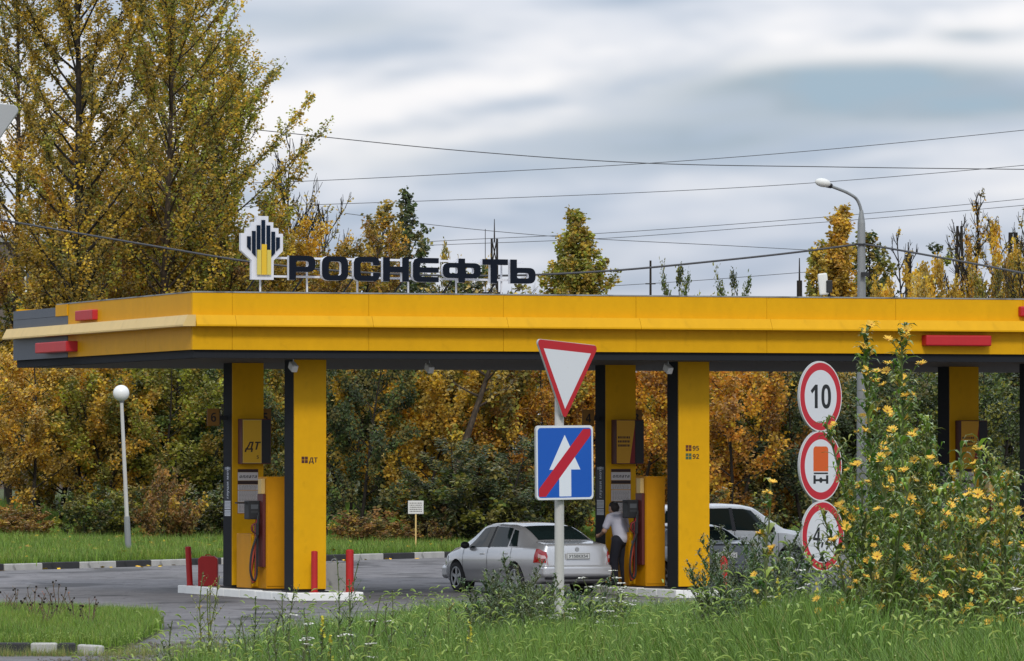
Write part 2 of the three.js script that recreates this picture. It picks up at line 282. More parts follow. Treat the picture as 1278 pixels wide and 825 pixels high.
const markTex = (rows) => canvasTex(256, 256, (x, w, h) => { x.clearRect(0, 0, w, h); rows.forEach(([c, t], i) => { const y = rows.length === 1 ? 78 : 22 + i * 116; x.fillStyle = c; x.fillRect(10, y, 84, 84); x.globalCompositeOperation = 'destination-out'; x.lineWidth = 7; x.beginPath(); x.moveTo(52, y); x.lineTo(52, y + 84); x.moveTo(10, y + 42); x.lineTo(94, y + 42); x.stroke(); x.globalCompositeOperation = 'source-over'; x.fillStyle = '#3a2208'; x.font = 'bold 92px sans-serif'; x.fillText(t, 108, y + 76); }); });
ISL.forEach((a, k) => {
  for (const far of [0, 1]) {
    const w = far ? FARW : 0, g = new THREE.Group(); g.name = 'column'; g.position.copy(islandBase(a).sub(NEAR)).addScaledVector(EW, w); canopy.add(g);
    part('core', sbox(0.03, CW - 0.03, 0.13, YS - 0.01, -CD + 0.03, -0.03), M.charcoal, g);
    part('front_cladding', sbox(0.004, CW, 0.2, YS + 0.0, -0.032, 0), M.yellow, g);
    part('flank_cladding', [sbox(0, 0.032, 0.17, YS - 0.002, -CD, -0.035), sbox(CW - 0.032, CW - 0.002, 0.17, YS - 0.002, -CD, -0.035)], M.charcoal, g);
    part('rear_cladding', sbox(0.034, CW - 0.034, 0.2, YS - 0.002, -CD - 0.004, -CD + 0.028), M.yellow, g);
    part('base_plate', sbox(-0.04, CW + 0.04, 0.14, 0.165, -CD - 0.04, 0.04), M.black, g);
    if (far) { decal('notice_sheet', g, notice, 0.10, 0.52, 1.58, 2.46, 0.004); decalSide('notice_strip', g, flankNote, -0.004, 1.53, 2.5, -0.44, -0.06); }
    else if (k === 0) decal('product_mark', g, markTex([['#451608', 'ДТ']]), 0.13, 0.50, 2.44, 2.81, 0.004, true);
    else decal('product_mark', g, markTex([['#5a2408', '95'], ['#3d5a3a', '92']]), 0.13, 0.48, 2.60, 2.95, 0.004, true);
  }
});
// small floodlights under the canopy's edge
for (const [px, py, d, txt] of [[366, 453, 90.2, 'small white floodlight under the canopy at the diesel column'], [536, 456, 91.5, 'small white floodlight under the canopy between the two islands'], [834, 455, 92.1, 'small white floodlight under the canopy above the second island']]) {
  const p = at(px, py, d), g = thing('floodlight', [p.x, YS - 0.02, p.z], txt, 'floodlight', 'floodlights under the canopy');
  part('bracket', rod([0, 0.03, 0], [0, -0.06, 0], 0.012), M.steel, g);
  const b = box(-0.06, 0.06, -0.08, 0.06, -0.1, 0.1, 0.02); b.rotateX(0.5); b.rotateY(0.5); b.translate(0, -0.12, 0); part('housing', b, M.white, g);
}

// ---------------------------------------------------------------- pump islands
const islandLabels = ['white kerbed pump island under the diesel pump', 'white kerbed pump island beside the silver car', 'white kerbed pump island behind the tall yellow flowers'];
ISL.forEach((a, k) => {
  const g = thing('pump_island', islandBase(a).toArray(), islandLabels[k], 'pump island', 'pump islands of the station'), r = rng(50 + k);
  const a0 = -0.35, a1 = 1.1, w0 = -5.45, w1 = 0.66, t = 0.16;
  part('island_slab', sbox(a0 + t + 0.003, a1 - t - 0.003, -0.02, 0.135, w0 + t + 0.003, w1 - t - 0.003), M.concrete, g);
  const n = 7, st = (w1 - w0 - 0.002) / n;
  for (let i = 0; i < n; i++) for (const s of [0, 1]) { const y = 0.15 + (r() - 0.5) * 0.012; part('kerb_stone', sbox(s ? a1 - t : a0, s ? a1 : a0 + t, -0.03, y, w0 + i * st + 0.008, w0 + (i + 1) * st - 0.008, 0.02), M.kerbFresh, g); }
  for (const s of [0, 1]) part('kerb_stone', sbox(a0 + t + 0.006, a1 - t - 0.006, -0.03, 0.148, s ? w1 - t : w0, s ? w1 : w0 + t, 0.02), M.kerbFresh, g);
});

// fuel dispensers between the columns
const screenTex = (lines, col) => canvasTex(256, 512, (x, w, h) => { x.fillStyle = '#0a0a0d'; x.fillRect(0, 0, w, h); x.fillStyle = col; x.font = 'bold 60px sans-serif'; lines.forEach((t, i) => x.fillText(t, 40, 330 + 80 * i)); });
function dispenser(k, name, label, head, cab) {
  const b = islandBase(ISL[k]), g = thing(name, [b.x, 0.135, b.z], label, 'fuel pump', 'fuel pumps on the islands');
  part('lower_cabinet', sbox(-0.06, 0.42, 0.03, 1.08, -2.92, -2.12, 0.015), cab, g);
  const door = part('cabinet_door', sbox(-0.045, 0.36, 0.06, 1.04, -2.115, -2.095, 0.008), M.yellow, g);
  part('door_latch', [sbox(-0.02, 0.03, 0.86, 0.92, -2.094, -2.08), sbox(-0.015, 0.06, 0.76, 0.785, -2.094, -2.075)], M.steel, door);
  part('plinth', sbox(-0.05, 0.44, 0, 0.028, -2.9, -1.5), M.black, g);
  part('hose_tower', sbox(0.06, 0.46, 0.03, 2.18, -2.09, -1.62, 0.012), cab, g);
  const front = part('tower_front', sbox(0.075, 0.445, 0.08, 2.15, -1.619, -1.605, 0.004), cab, g);
  part('pale_cap', sbox(-0.02, 0.055, 1.85, 2.14, -1.86, -1.68, 0.006), M.cream, g);
  part('nozzle_rail', sbox(0.0, 0.056, 0.45, 1.845, -1.95, -1.65, 0.005), std([0.10, 0.015, 0.012], 0.5), g);
  const disp = part('display_box', sbox(-0.22, 0.0, 1.36, 1.72, -2.06, -1.80, 0.015), M.black, g);
  decal('display_screen', disp, canvasTex(128, 128, (x, w, h) => { x.fillStyle = '#15171b'; x.fillRect(0, 0, w, h); x.fillStyle = '#4b4f54'; x.fillRect(14, 16, w - 28, 40); x.fillStyle = '#2d3033'; x.fillRect(14, 70, w - 28, 20); }), -0.20, -0.02, 1.40, 1.68, -1.796);
  part('display_arm', sbox(-0.42, -0.21, 1.66, 1.69, -2.0, -1.9), M.black, g);
  // nozzles hang on the rail, hoses loop down and back
  const hoseMats = [M.rubber, std([0.40, 0.05, 0.02], 0.55), M.rubber];
  [-1.92, -1.80, -1.69].forEach((w, i) => {
    const a = -0.035 - 0.03 * i;
    const nz = part('nozzle', sk(mergeGeometries([strip(box(a - 0.03, a + 0.03, 1.05, 1.30, w - 0.025, w + 0.025, 0.015)), strip(rod([a, 1.28, w], [a + 0.02, 1.44, w - 0.03], 0.014)), strip(tube([[a - 0.02, 1.08, w], [a - 0.085, 1.14, w], [a - 0.08, 1.25, w], [a - 0.02, 1.29, w]], 0.009, 5))])), i === 1 ? M.redPaint : M.black, g);
    const h = part('hose', sk(tube([[a, 1.06, w], [a - 0.03 - 0.04 * i, 0.75, w + 0.02], [a - 0.09 - 0.03 * i, 0.34, w + 0.03 * i], [a - 0.05, 0.12 + 0.03 * i, w - 0.02], [a + 0.0, 0.25, w - 0.05], [a + 0.02, 0.8, w - 0.06], [a + 0.05, 1.5, w - 0.05]], i === 1 ? 0.026 : 0.02, 7, 40)), hoseMats[i], g);
  });
  // header box in front of the far column
  const hb = new THREE.Group(); hb.name = 'header_box'; g.add(hb);
  part('header_case', sbox(0.10, 0.68, 2.42, 3.30, FARW + 0.03, FARW + 0.25, 0.008), std([0.09, 0.02, 0.016], 0.55), hb);
  decal('header_face', hb, head, 0.115, 0.49, 2.435, 3.285, FARW + 0.254);
  part('header_screen', sbox(0.50, 0.665, 2.44, 3.28, FARW + 0.251, FARW + 0.258, 0.002), M.black, hb);
  part('header_bracket', [sbox(0.2, 0.26, 2.7, 2.76, FARW - 0.0, FARW + 0.04), sbox(0.2, 0.26, 3.0, 3.06, FARW - 0.0, FARW + 0.04)], M.steel, hb);
  return g;
}
const headDT = canvasTex(256, 580, (x, w, h) => { x.fillStyle = '#d8a616'; x.fillRect(0, 0, w, h); x.strokeStyle = '#c0b070'; x.lineWidth = 6; x.strokeRect(6, 6, w - 12, h - 12); x.fillStyle = '#33200c'; x.font = 'italic bold 150px sans-serif'; x.textAlign = 'center'; x.fillText('ДТ', w / 2, 400); x.font = 'bold 60px sans-serif'; x.fillText('5', w * 0.8, 520); });
const headTxt = canvasTex(256, 580, (x, w, h) => { x.fillStyle = '#c8921a'; x.fillRect(0, 0, w, h); const r = rng(4); for (let i = 0; i < 3; i++) scribble(x, w * 0.8, 215 + i * 55, 30, r, '#4a2f14'); x.fillStyle = '#7c1414'; x.beginPath(); x.moveTo(w, 60); x.lineTo(w, h); x.lineTo(w - 74, h); x.fill(); });
dispenser(0, 'fuel_dispenser', 'yellow and orange diesel pump with ДТ on its header box', headDT, M.cabinet);
dispenser(1, 'fuel_dispenser', 'yellow and orange petrol pump behind the person in the pale shirt', headTxt, M.cabinet);
dispenser(2, 'fuel_dispenser', 'shaded petrol pump behind the tall yellow flowers', headTxt, M.cabinet);
// lane number plates on brackets at the far columns
const numTex = (n) => canvasTex(128, 160, (x, w, h) => { x.fillStyle = '#8a5f14'; x.fillRect(0, 0, w, h); x.fillStyle = '#1a0f08'; x.font = 'bold 120px sans-serif'; x.textAlign = 'center'; x.fillText(n, w / 2, 124); });
for (const [k, n, a, lbl] of [[0, '6', -0.40, 'brown lane number plate reading 6 on the diesel island'], [0, '5', 0.63, 'brown lane number plate reading 5 behind the diesel header box'], [1, '4', -0.36, 'brown lane number plate reading 4 beside the blue road sign'], [1, '3', 0.63, 'brown lane number plate half hidden behind the second header box']]) {
  const b = islandBase(ISL[k]), g = thing('lane_number', [b.x, 3.30, b.z], lbl, 'number plate', 'lane number plates');
  part('plate', sbox(a, a + 0.24, 0, 0.34, FARW - 0.30, FARW - 0.27), std([0.22, 0.10, 0.02], 0.6), g);
  part('bracket', sbox(a < 0 ? a + 0.2 : a - 0.03, a < 0 ? 0.0 : a + 0.06, 0.12, 0.2, FARW - 0.36, FARW - 0.302), M.black, g);
  decal('digit', g, numTex(n), a + 0.005, a + 0.235, 0.005, 0.335, FARW - 0.266);
}
// red guard posts and the red sand box on each island
{
  const post = (k, a, w, h, r, label, tilt = 0) => { const p = stP(ISL[k] + a, 0.145, w), g = thing('guard_post', p.toArray(), label, 'guard post', 'red guard posts on the pump islands'); part('pipe', new THREE.CylinderGeometry(r, r, h, 14).translate(0, h / 2, 0), M.redPaint, g); part('cap', new THREE.SphereGeometry(r * 1.01, 14, 6, 0, 7, 0, 1.57).scale(1, 0.35, 1).translate(0, h, 0), M.redPaint, g); part('foot_plate', new THREE.CylinderGeometry(r * 1.6, r * 1.6, 0.012, 14).translate(0, 0.004, 0), M.redPaint, g); g.rotation.z = tilt; return g; };
  post(0, 0.284, 0.30, 0.76, 0.062, 'red guard post in front of the diesel column'); post(0, 0.95, 0.34, 0.78, 0.075, 'red guard post at the free corner of the diesel island');
  post(0, -0.22, -5.1, 0.76, 0.06, 'slightly leaning red guard post beside the red sand box', 0.05);
  post(1, 0.76, 0.32, 0.62, 0.075, 'red guard post beside the second yellow column');
  post(1, -0.22, -5.1, 0.76, 0.06, 'red guard post behind the silver car'); post(2, -0.2, 0.3, 0.76, 0.06, 'red guard post hidden among the tall weeds');
  const p = stP(0.13, 0.138, -5.05), g = thing('sand_box', p.toArray(), 'red metal sand box standing on the diesel island', 'sand box');
  const sh = new THREE.Shape(); sh.moveTo(-0.18, 0); sh.lineTo(0.18, 0); sh.lineTo(0.18, 0.52); sh.lineTo(0.12, 0.57); sh.lineTo(-0.12, 0.57); sh.lineTo(-0.18, 0.52);
  part('case', metreUV(new THREE.ExtrudeGeometry(sh, { depth: 0.3, bevelSize: 0.012, bevelThickness: 0.012, bevelSegments: 2 }).translate(0, 0.012, -0.15)), M.redPaint, g);
  part('lid_handle', tube([[-0.06, 0.57, 0.0], [-0.05, 0.61, 0], [0.05, 0.61, 0], [0.06, 0.57, 0]], 0.01, 6), M.redPaint, g);
  const c = stP(1.0, 0, -1.3), q = thing('concrete_block', [c.x + 0.25, 0, c.z - 0.4], 'pale concrete block beside the diesel column', 'concrete block');
  part('block', box(-0.29, 0.29, 0, 0.66, -0.2, 0.2, 0.03), M.concrete, q); part('lifting_loop', tube([[-0.05, 0.65, 0], [-0.04, 0.72, 0], [0.04, 0.72, 0], [0.05, 0.65, 0]], 0.008, 6), M.steel, q);
}

// ---------------------------------------------------------------- letters and emblem on the roof
{
  const dir = V(0.9153, 0, -0.4027), ang = Math.atan2(0.4027, 0.9153), o = at(327, 575, 90.75);
  const g = thing('rooftop_sign', [o.x, YT - 0.19, o.z], 'dark rooftop letters beside a stepped blue and yellow emblem', 'sign'); g.rotation.y = ang;
  const base = 0.30 + 0.19;            // above the roof deck
  const navy = phys([0.007, 0.010, 0.018], 0.7, { specularIntensity: 0.2 }), rim = std([0.70, 0.70, 0.74], 0.5), gold = std([0.72, 0.45, 0.02], 0.45), paleGold = std([0.62, 0.50, 0.10], 0.45), navyBar = phys([0.006, 0.014, 0.030], 0.7, { specularIntensity: 0.2 });
  const ext = (shape, d, z) => metreUV(new THREE.ExtrudeGeometry(shape, { depth: d, bevelEnabled: false, curveSegments: 6 }).translate(0, 0, z));
  const poly = (pts) => new THREE.Shape(pts.map(([x, y]) => new THREE.Vector2(x, y)));
  // emblem: local x from its middle, in metres
  const em = new THREE.Group(); em.name = 'emblem'; g.add(em);
  const px = (v) => (v - 285) / 7.5 / 66, py = (v) => (690 - v) / 7.5 / 66;   // outline read off in units of the plate
  const outl = [[180, 690], [400, 690], [400, 510], [492, 420], [492, 258], [448, 258], [448, 205], [396, 205], [396, 152], [346, 152], [346, 95], [224, 95], [224, 152], [174, 152], [174, 205], [124, 205], [124, 258], [74, 258], [74, 420], [180, 510]].map(([x, y]) => [px(x), py(y) + base]);
  part('emblem_plate', ext(poly(outl), 0.10, -0.10), rim, em);
  for (const [x, t, b, b2] of [[150, 287, 388, 420], [199, 236, 440, 474], [246, 182, 486, 500], [293, 132, 500, 500], [344, 182, 500, 486], [393, 240, 474, 440], [440, 292, 420, 388]]) part('emblem_bar', ext(poly([[x - 18, b], [x + 18, b2], [x + 18, t], [x - 18, t]].map(([u, v]) => [px(u), py(v) + base])), 0.02, 0.003), navyBar, em);
  for (const [x0, x1, t, m] of [[228, 268, 412, paleGold], [272, 322, 360, gold], [326, 366, 412, paleGold]]) part('emblem_bar', ext(poly([[x0, 645], [x1, 645], [x1, t], [x0, t]].map(([u, v]) => [px(u), py(v) + base])), 0.02, 0.026), m, em);
  // letters: strokes of .125 on a .46 high body
  const H = 0.462, S = 0.13, letters = [];
  const rr = (x0, y0, x1, y1, r) => { const s = new THREE.Shape(); const [a, b, c, d] = Array.isArray(r) ? r : [r, r, r, r]; s.moveTo(x0 + a, y0); s.lineTo(x1 - b, y0); if (b) s.quadraticCurveTo(x1, y0, x1, y0 + b); s.lineTo(x1, y1 - c); if (c) s.quadraticCurveTo(x1, y1, x1 - c, y1); s.lineTo(x0 + d, y1); if (d) s.quadraticCurveTo(x0, y1, x0, y1 - d); s.lineTo(x0, y0 + a); if (a) s.quadraticCurveTo(x0, y0, x0 + a, y0); return s; };
  const hole = (s, h) => { s.holes.push(h); return s; };
  const w = 0.525;
  const glyph = {
    'Р': () => [hole(rr(0, H * 0.33, w, H, [0, 0.14, 0.14, 0]), rr(S, H * 0.33 + 0.1, w - S, H - 0.1, 0.05)), rr(0, 0, S, H * 0.331, 0)],
    'О': () => [hole(rr(0, 0, w, H, 0.15), rr(S, 0.1, w - S, H - 0.1, 0.06))],
    'С': () => [poly([[0.1, 0], [w - 0.09, 0], [w - 0.03, 0.03], [w, 0.1], [w, 0.16], [w - S, 0.16], [w - S, 0.1], [S + 0.03, 0.1], [S, 0.14], [S, H - 0.14], [S + 0.03, H - 0.1], [w - S, H - 0.1], [w - S, H - 0.16], [w, H - 0.16], [w, H - 0.1], [w - 0.03, H - 0.03], [w - 0.09, H], [0.1, H], [0.03, H - 0.03], [0, H - 0.1], [0, 0.1], [0.03, 0.03]])],
    'Н': () => [poly([[0, 0], [S, 0], [S, H / 2 - 0.055], [w - S, H / 2 - 0.055], [w - S, 0], [w, 0], [w, H], [w - S, H], [w - S, H / 2 + 0.055], [S, H / 2 + 0.055], [S, H], [0, H]])],
    'Е': () => [poly([[0.1, 0], [w, 0], [w, 0.1], [S + 0.02, 0.1], [S, 0.12], [S, H / 2 - 0.05], [w, H / 2 - 0.05], [w, H / 2 + 0.05], [S, H / 2 + 0.05], [S, H - 0.12], [S + 0.02, H - 0.1], [w, H - 0.1], [w, H], [0.1, H], [0.03, H - 0.03], [0, H - 0.1], [0, 0.1], [0.03, 0.03]])],
    'Ф': () => [hole(rr(0, 0.085, 0.325, H - 0.085, [0.13, 0, 0, 0.13]), rr(0.13, 0.175, 0.325 - 0.012, H - 0.175, 0.035)), rr(0.326, 0, 0.326 + S, H, 0), hole(rr(0.327 + S, 0.085, 0.782, H - 0.085, [0, 0.13, 0.13, 0]), rr(0.34 + S, 0.175, 0.652, H - 0.175, 0.035))],
    'Т': () => [poly([[0.17, 0], [0.30, 0], [0.30, H - 0.11], [w, H - 0.11], [w, H], [0, H], [0, H - 0.11], [0.17, H - 0.11]])],
    'Ь': () => [hole(rr(0, 0, w, H * 0.66, [0, 0.14, 0.14, 0]), rr(S, 0.1, w - S, H * 0.66 - 0.1, 0.05)), rr(0, H * 0.661, S, H, 0)],
  };
  const word = 'РОСНЕФТЬ', starts = [362, 403, 443, 480, 518, 556, 607, 643];
  [...word].forEach((c, i) => {
    const x = (starts[i] - 330.5) / 65.6 / 0.93 * 0.992, L = part('letter', mergeGeometries(glyph[c]().map((s) => strip(ext(s, 0.03, 0.082)))), navy, g);
    L.position.set(x, base, 0);
    part('letter_return', mergeGeometries(glyph[c]().map((s) => strip(ext(s, 0.10, -0.02)))), rim, L);
  });
  for (const y of [base + 0.05, base + 0.40]) part('rail', box(0.2, 5.45, y, y + 0.04, -0.14, -0.10), rim, g);
  for (const x of [0.02, 0.97, 2.0, 3.05, 4.05, 5.0]) { part('post', box(x - 0.014, x + 0.014, 0, base + 0.4, -0.175, -0.145), rim, g); part('brace', bar([x - 0.02, base + 0.12, -0.2], [x - 0.28, 0.0, -0.75], 0.03, 0.03), M.black, g); }
}
// white floodlight on the roof
{
  const p = at(1031, 372, 93.6), g = thing('roof_floodlight', [p.x, 5.55, p.z], 'white floodlight on a short stand on the canopy roof', 'floodlight');
  part('stand', rod([0.06, 0, 0], [0.06, 0.5, 0], 0.025), M.barkDark, g); const h = box(-0.09, 0.09, 0.3, 0.72, -0.09, 0.09, 0.03); h.rotateZ(0.1); part('housing', h, M.white, g); part('lens', box(0.0, 0.12, 0.34, 0.58, 0.085, 0.12, 0.02), M.black, g);
}
// ---------------------------------------------------------------- road signs
const plateMat = (tex) => new THREE.MeshStandardMaterial({ map: tex, roughness: 0.45 });
const signBack = std([0.42, 0.43, 0.45], 0.6, { map: grimeTex });
function shapeUV(g, w, h) { const p = g.attributes.position, u = new Float32Array(p.count * 2); for (let i = 0; i < p.count; i++) { u[2 * i] = p.getX(i) / w + 0.5; u[2 * i + 1] = p.getY(i) / h + 0.5; } g.setAttribute('uv', new THREE.BufferAttribute(u, 2)); return g; }
function signPlate(parent, name, shape, w, h, tex, pos, yaw, roll = 0) {
  const g = new THREE.Group(); g.name = name; g.position.set(...pos); g.rotation.set(0, yaw, roll, 'YXZ'); parent.add(g);
  part('plate_back', metreUV(new THREE.ExtrudeGeometry(shape, { depth: 0.014, bevelEnabled: true, bevelSize: 0.004, bevelThickness: 0.004, bevelSegments: 1, curveSegments: 32 }).translate(0, 0, -0.018)), signBack, g);
  part('plate_face', shapeUV(new THREE.ShapeGeometry(shape, 40).translate(0, 0, 0.0035), w, h), plateMat(tex), g);
  part('clamp', [box(-0.05, 0.05, h * 0.2, h * 0.2 + 0.035, -0.075, -0.02), box(-0.05, 0.05, -h * 0.2, -h * 0.2 + 0.035, -0.075, -0.02)], M.steel, g);
  return g;
}
const roundRect = (w, h, r) => { const s = new THREE.Shape(); s.moveTo(-w / 2 + r, -h / 2); s.lineTo(w / 2 - r, -h / 2); s.absarc(w / 2 - r, -h / 2 + r, r, -Math.PI / 2, 0); s.lineTo(w / 2, h / 2 - r); s.absarc(w / 2 - r, h / 2 - r, r, 0, Math.PI / 2); s.lineTo(-w / 2 + r, h / 2); s.absarc(-w / 2 + r, h / 2 - r, r, Math.PI / 2, Math.PI); s.lineTo(-w / 2, -h / 2 + r); s.absarc(-w / 2 + r, -h / 2 + r, r, Math.PI, Math.PI * 1.5); return s; };
function triDown(side, r) { const h = side * 0.866, k = side / 2 - r * 1.732, s = new THREE.Shape(); s.absarc(-k, h / 3 * 1.0 - r, r, Math.PI / 2, Math.PI * 7 / 6); s.absarc(0, -2 * h / 3 + 2 * r, r, Math.PI * 7 / 6, Math.PI * 11 / 6); s.absarc(k, h / 3 - r, r, -Math.PI / 6, Math.PI / 2); s.closePath(); return s; }
const weather = (x, w, h, seed, n = 140) => { const r = rng(seed); for (let i = 0; i < n; i++) { x.fillStyle = `rgba(${90 + 60 * r()},${80 + 50 * r()},${60 + 40 * r()},${0.03 + 0.07 * r()})`; const s = 1 + 7 * r() * r(); x.fillRect(w * r(), h * r(), s, s * (0.6 + 3 * r() * r())); } };
const yieldTex = canvasTex(512, 512, (x, w, h) => { x.fillStyle = '#b81420'; x.fillRect(0, 0, w, h); x.fillStyle = '#d8d9dd'; x.beginPath(); const cy = h / 2; x.moveTo(w * 0.118, cy - h * 0.195); x.lineTo(w * 0.882, cy - h * 0.195); x.lineTo(w * 0.5, cy + h * 0.45); x.closePath(); x.fill(); weather(x, w, h, 5); });
const blueTex = canvasTex(512, 512, (x, w, h) => {
  x.fillStyle = '#dcdee2'; x.fillRect(0, 0, w, h); x.fillStyle = '#0a55b4'; x.beginPath(); x.roundRect ? x.roundRect(14, 14, w - 28, h - 28, 26) : x.rect(14, 14, w - 28, h - 28); x.fill();
  x.fillStyle = '#dfe3ea'; x.beginPath(); x.moveTo(256, 62); x.lineTo(396, 304); x.lineTo(312, 304); x.lineTo(312, 490); x.lineTo(204, 490); x.lineTo(204, 304); x.lineTo(116, 304); x.closePath(); x.fill();
  x.fillStyle = '#b8122c'; x.beginPath(); x.moveTo(22, 436); x.lineTo(424, 22); x.lineTo(490, 22); x.lineTo(490, 68); x.lineTo(84, 490); x.lineTo(22, 490); x.closePath(); x.fill(); weather(x, w, h, 6, 100);
});
const ring = (x, w) => { x.fillStyle = '#dcd9d8'; x.fillRect(0, 0, w, w); x.fillStyle = '#c01a2c'; x.beginPath(); x.arc(w / 2, w / 2, w * 0.482, 0, 7); x.fill(); x.fillStyle = '#d9d9de'; x.beginPath(); x.arc(w / 2, w / 2, w * 0.378, 0, 7); x.fill(); };
const tenTex = canvasTex(512, 512, (x, w) => { ring(x, w); x.fillStyle = '#101418'; x.font = 'bold 240px sans-serif'; x.textAlign = 'center'; x.fillText('10', w / 2, w / 2 + 86); weather(x, w, w, 7); });
const tankTex = canvasTex(512, 512, (x, w) => { ring(x, w); x.fillStyle = '#d8590f'; x.beginPath(); x.moveTo(166, 296); x.lineTo(166, 140); x.quadraticCurveTo(168, 116, 196, 114); x.lineTo(316, 114); x.quadraticCurveTo(344, 116, 346, 140); x.lineTo(346, 296); x.fill(); x.fillStyle = '#17181c'; x.fillRect(170, 304, 172, 12); x.fillRect(166, 352, 180, 16); for (const q of [166, 318]) { x.fillRect(q, 324, 28, 62); } x.beginPath(); x.arc(256, 360, 20, 0, 7); x.fill(); weather(x, w, w, 8); });
const highTex = canvasTex(512, 512, (x, w) => { ring(x, w); x.fillStyle = '#15181c'; x.font = 'bold 170px sans-serif'; x.textAlign = 'center'; x.fillText('4,2', w / 2, w / 2 + 62); x.beginPath(); x.moveTo(210, 70); x.lineTo(302, 70); x.lineTo(256, 122); x.fill(); x.beginPath(); x.moveTo(210, 442); x.lineTo(302, 442); x.lineTo(256, 390); x.fill(); weather(x, w, w, 9); });
{
  const D = 48, p = at(698, 575, D), gy = bankH(p.x, p.z);
  const g = thing('road_sign', [p.x, gy - 0.1, p.z], 'give way triangle above a blue end of one way sign on a white post', 'road sign');
  const y = (py) => at(0, py, D).y - gy + 0.1, n = (yaw) => [Math.sin(yaw) * 0.1, Math.cos(yaw) * 0.1];
  part('post', new THREE.CylinderGeometry(0.046, 0.05, y(440), 14).translate(0, y(440) / 2, 0), M.whitePaint, g);
  let yaw = 0.80, o = n(yaw); signPlate(g, 'give_way_plate', triDown(0.9, 0.035), 0.9, 0.9, yieldTex, [o[0] + 0.0, y(460), o[1]], yaw, -0.06);
  yaw = 0.68; o = n(yaw); signPlate(g, 'one_way_end_plate', roundRect(0.735, 0.735, 0.04), 0.735, 0.735, blueTex, [o[0] - 0.01, y(577.5), o[1]], yaw, 0.01);
}
{
  const D = 48, p = at(1021, 575, D), gy = bankH(p.x, p.z);
  const g = thing('road_sign', [p.x, gy - 0.1, p.z], 'post with three round red rimmed signs, 10, tanker and 4,2', 'road sign');
  const y = (py) => at(0, py, D).y - gy + 0.1, yaw = 0.86, o = [Math.sin(yaw) * 0.08, Math.cos(yaw) * 0.08], circ = new THREE.Shape(); circ.absarc(0, 0, 0.35, 0, Math.PI * 2);
  part('post', new THREE.CylinderGeometry(0.04, 0.045, y(470), 12).translate(-0.02, y(470) / 2, 0), M.galv, g);
  signPlate(g, 'speed_limit_plate', circ, 0.7, 0.7, tenTex, [o[0] - 0.04, y(495), o[1]], yaw, 0.0);
  signPlate(g, 'tanker_ban_plate', circ, 0.7, 0.7, tankTex, [o[0] - 0.04, y(581.5), o[1]], yaw, 0.0);
  signPlate(g, 'height_limit_plate', circ, 0.7, 0.7, highTex, [o[0] - 0.02, y(669), o[1]], yaw, -0.08);
}
{ // back of a triangle sign that only just reaches into the picture
  const D = 32, p = at(-62, 575, D), gy = 0, g = thing('road_sign', [p.x, gy, p.z], 'grey back of a triangular sign cut by the picture edge', 'road sign');
  const y = at(0, 172, D).y; part('post', new THREE.CylinderGeometry(0.04, 0.04, y + 0.3, 12).translate(0, (y + 0.3) / 2, 0), M.galv, g);
  signPlate(g, 'give_way_plate', triDown(0.9, 0.035), 0.9, 0.9, yieldTex, [0, y, -0.08], Math.PI - 0.12, 0.1);
}
{ // small notice board on the verge
  const D = 131, p = at(519, 633, D), gy = farH(p.x, p.z), g = thing('notice_board', [p.x, gy, p.z], 'small white notice board on a thin stake in the verge', 'notice board');
  const c = p.y - gy; part('stake', box(-0.02, 0.02, -0.1, c - 0.17, -0.02, 0.0), M.cream, g);
  part('board', box(-0.21, 0.21, c - 0.18, c + 0.18, 0, 0.015), M.white, g);
  const tx = canvasTex(256, 220, (x, w, h) => { x.fillStyle = '#d5d2cc'; x.fillRect(0, 0, w, h); const r = rng(6); for (let i = 0; i < 5; i++) scribble(x, w, 30 + i * 36, 16, r, '#55504c'); });
  part('print', new THREE.PlaneGeometry(0.40, 0.34).translate(0, c, 0.018), plateMat(tx), g);
}

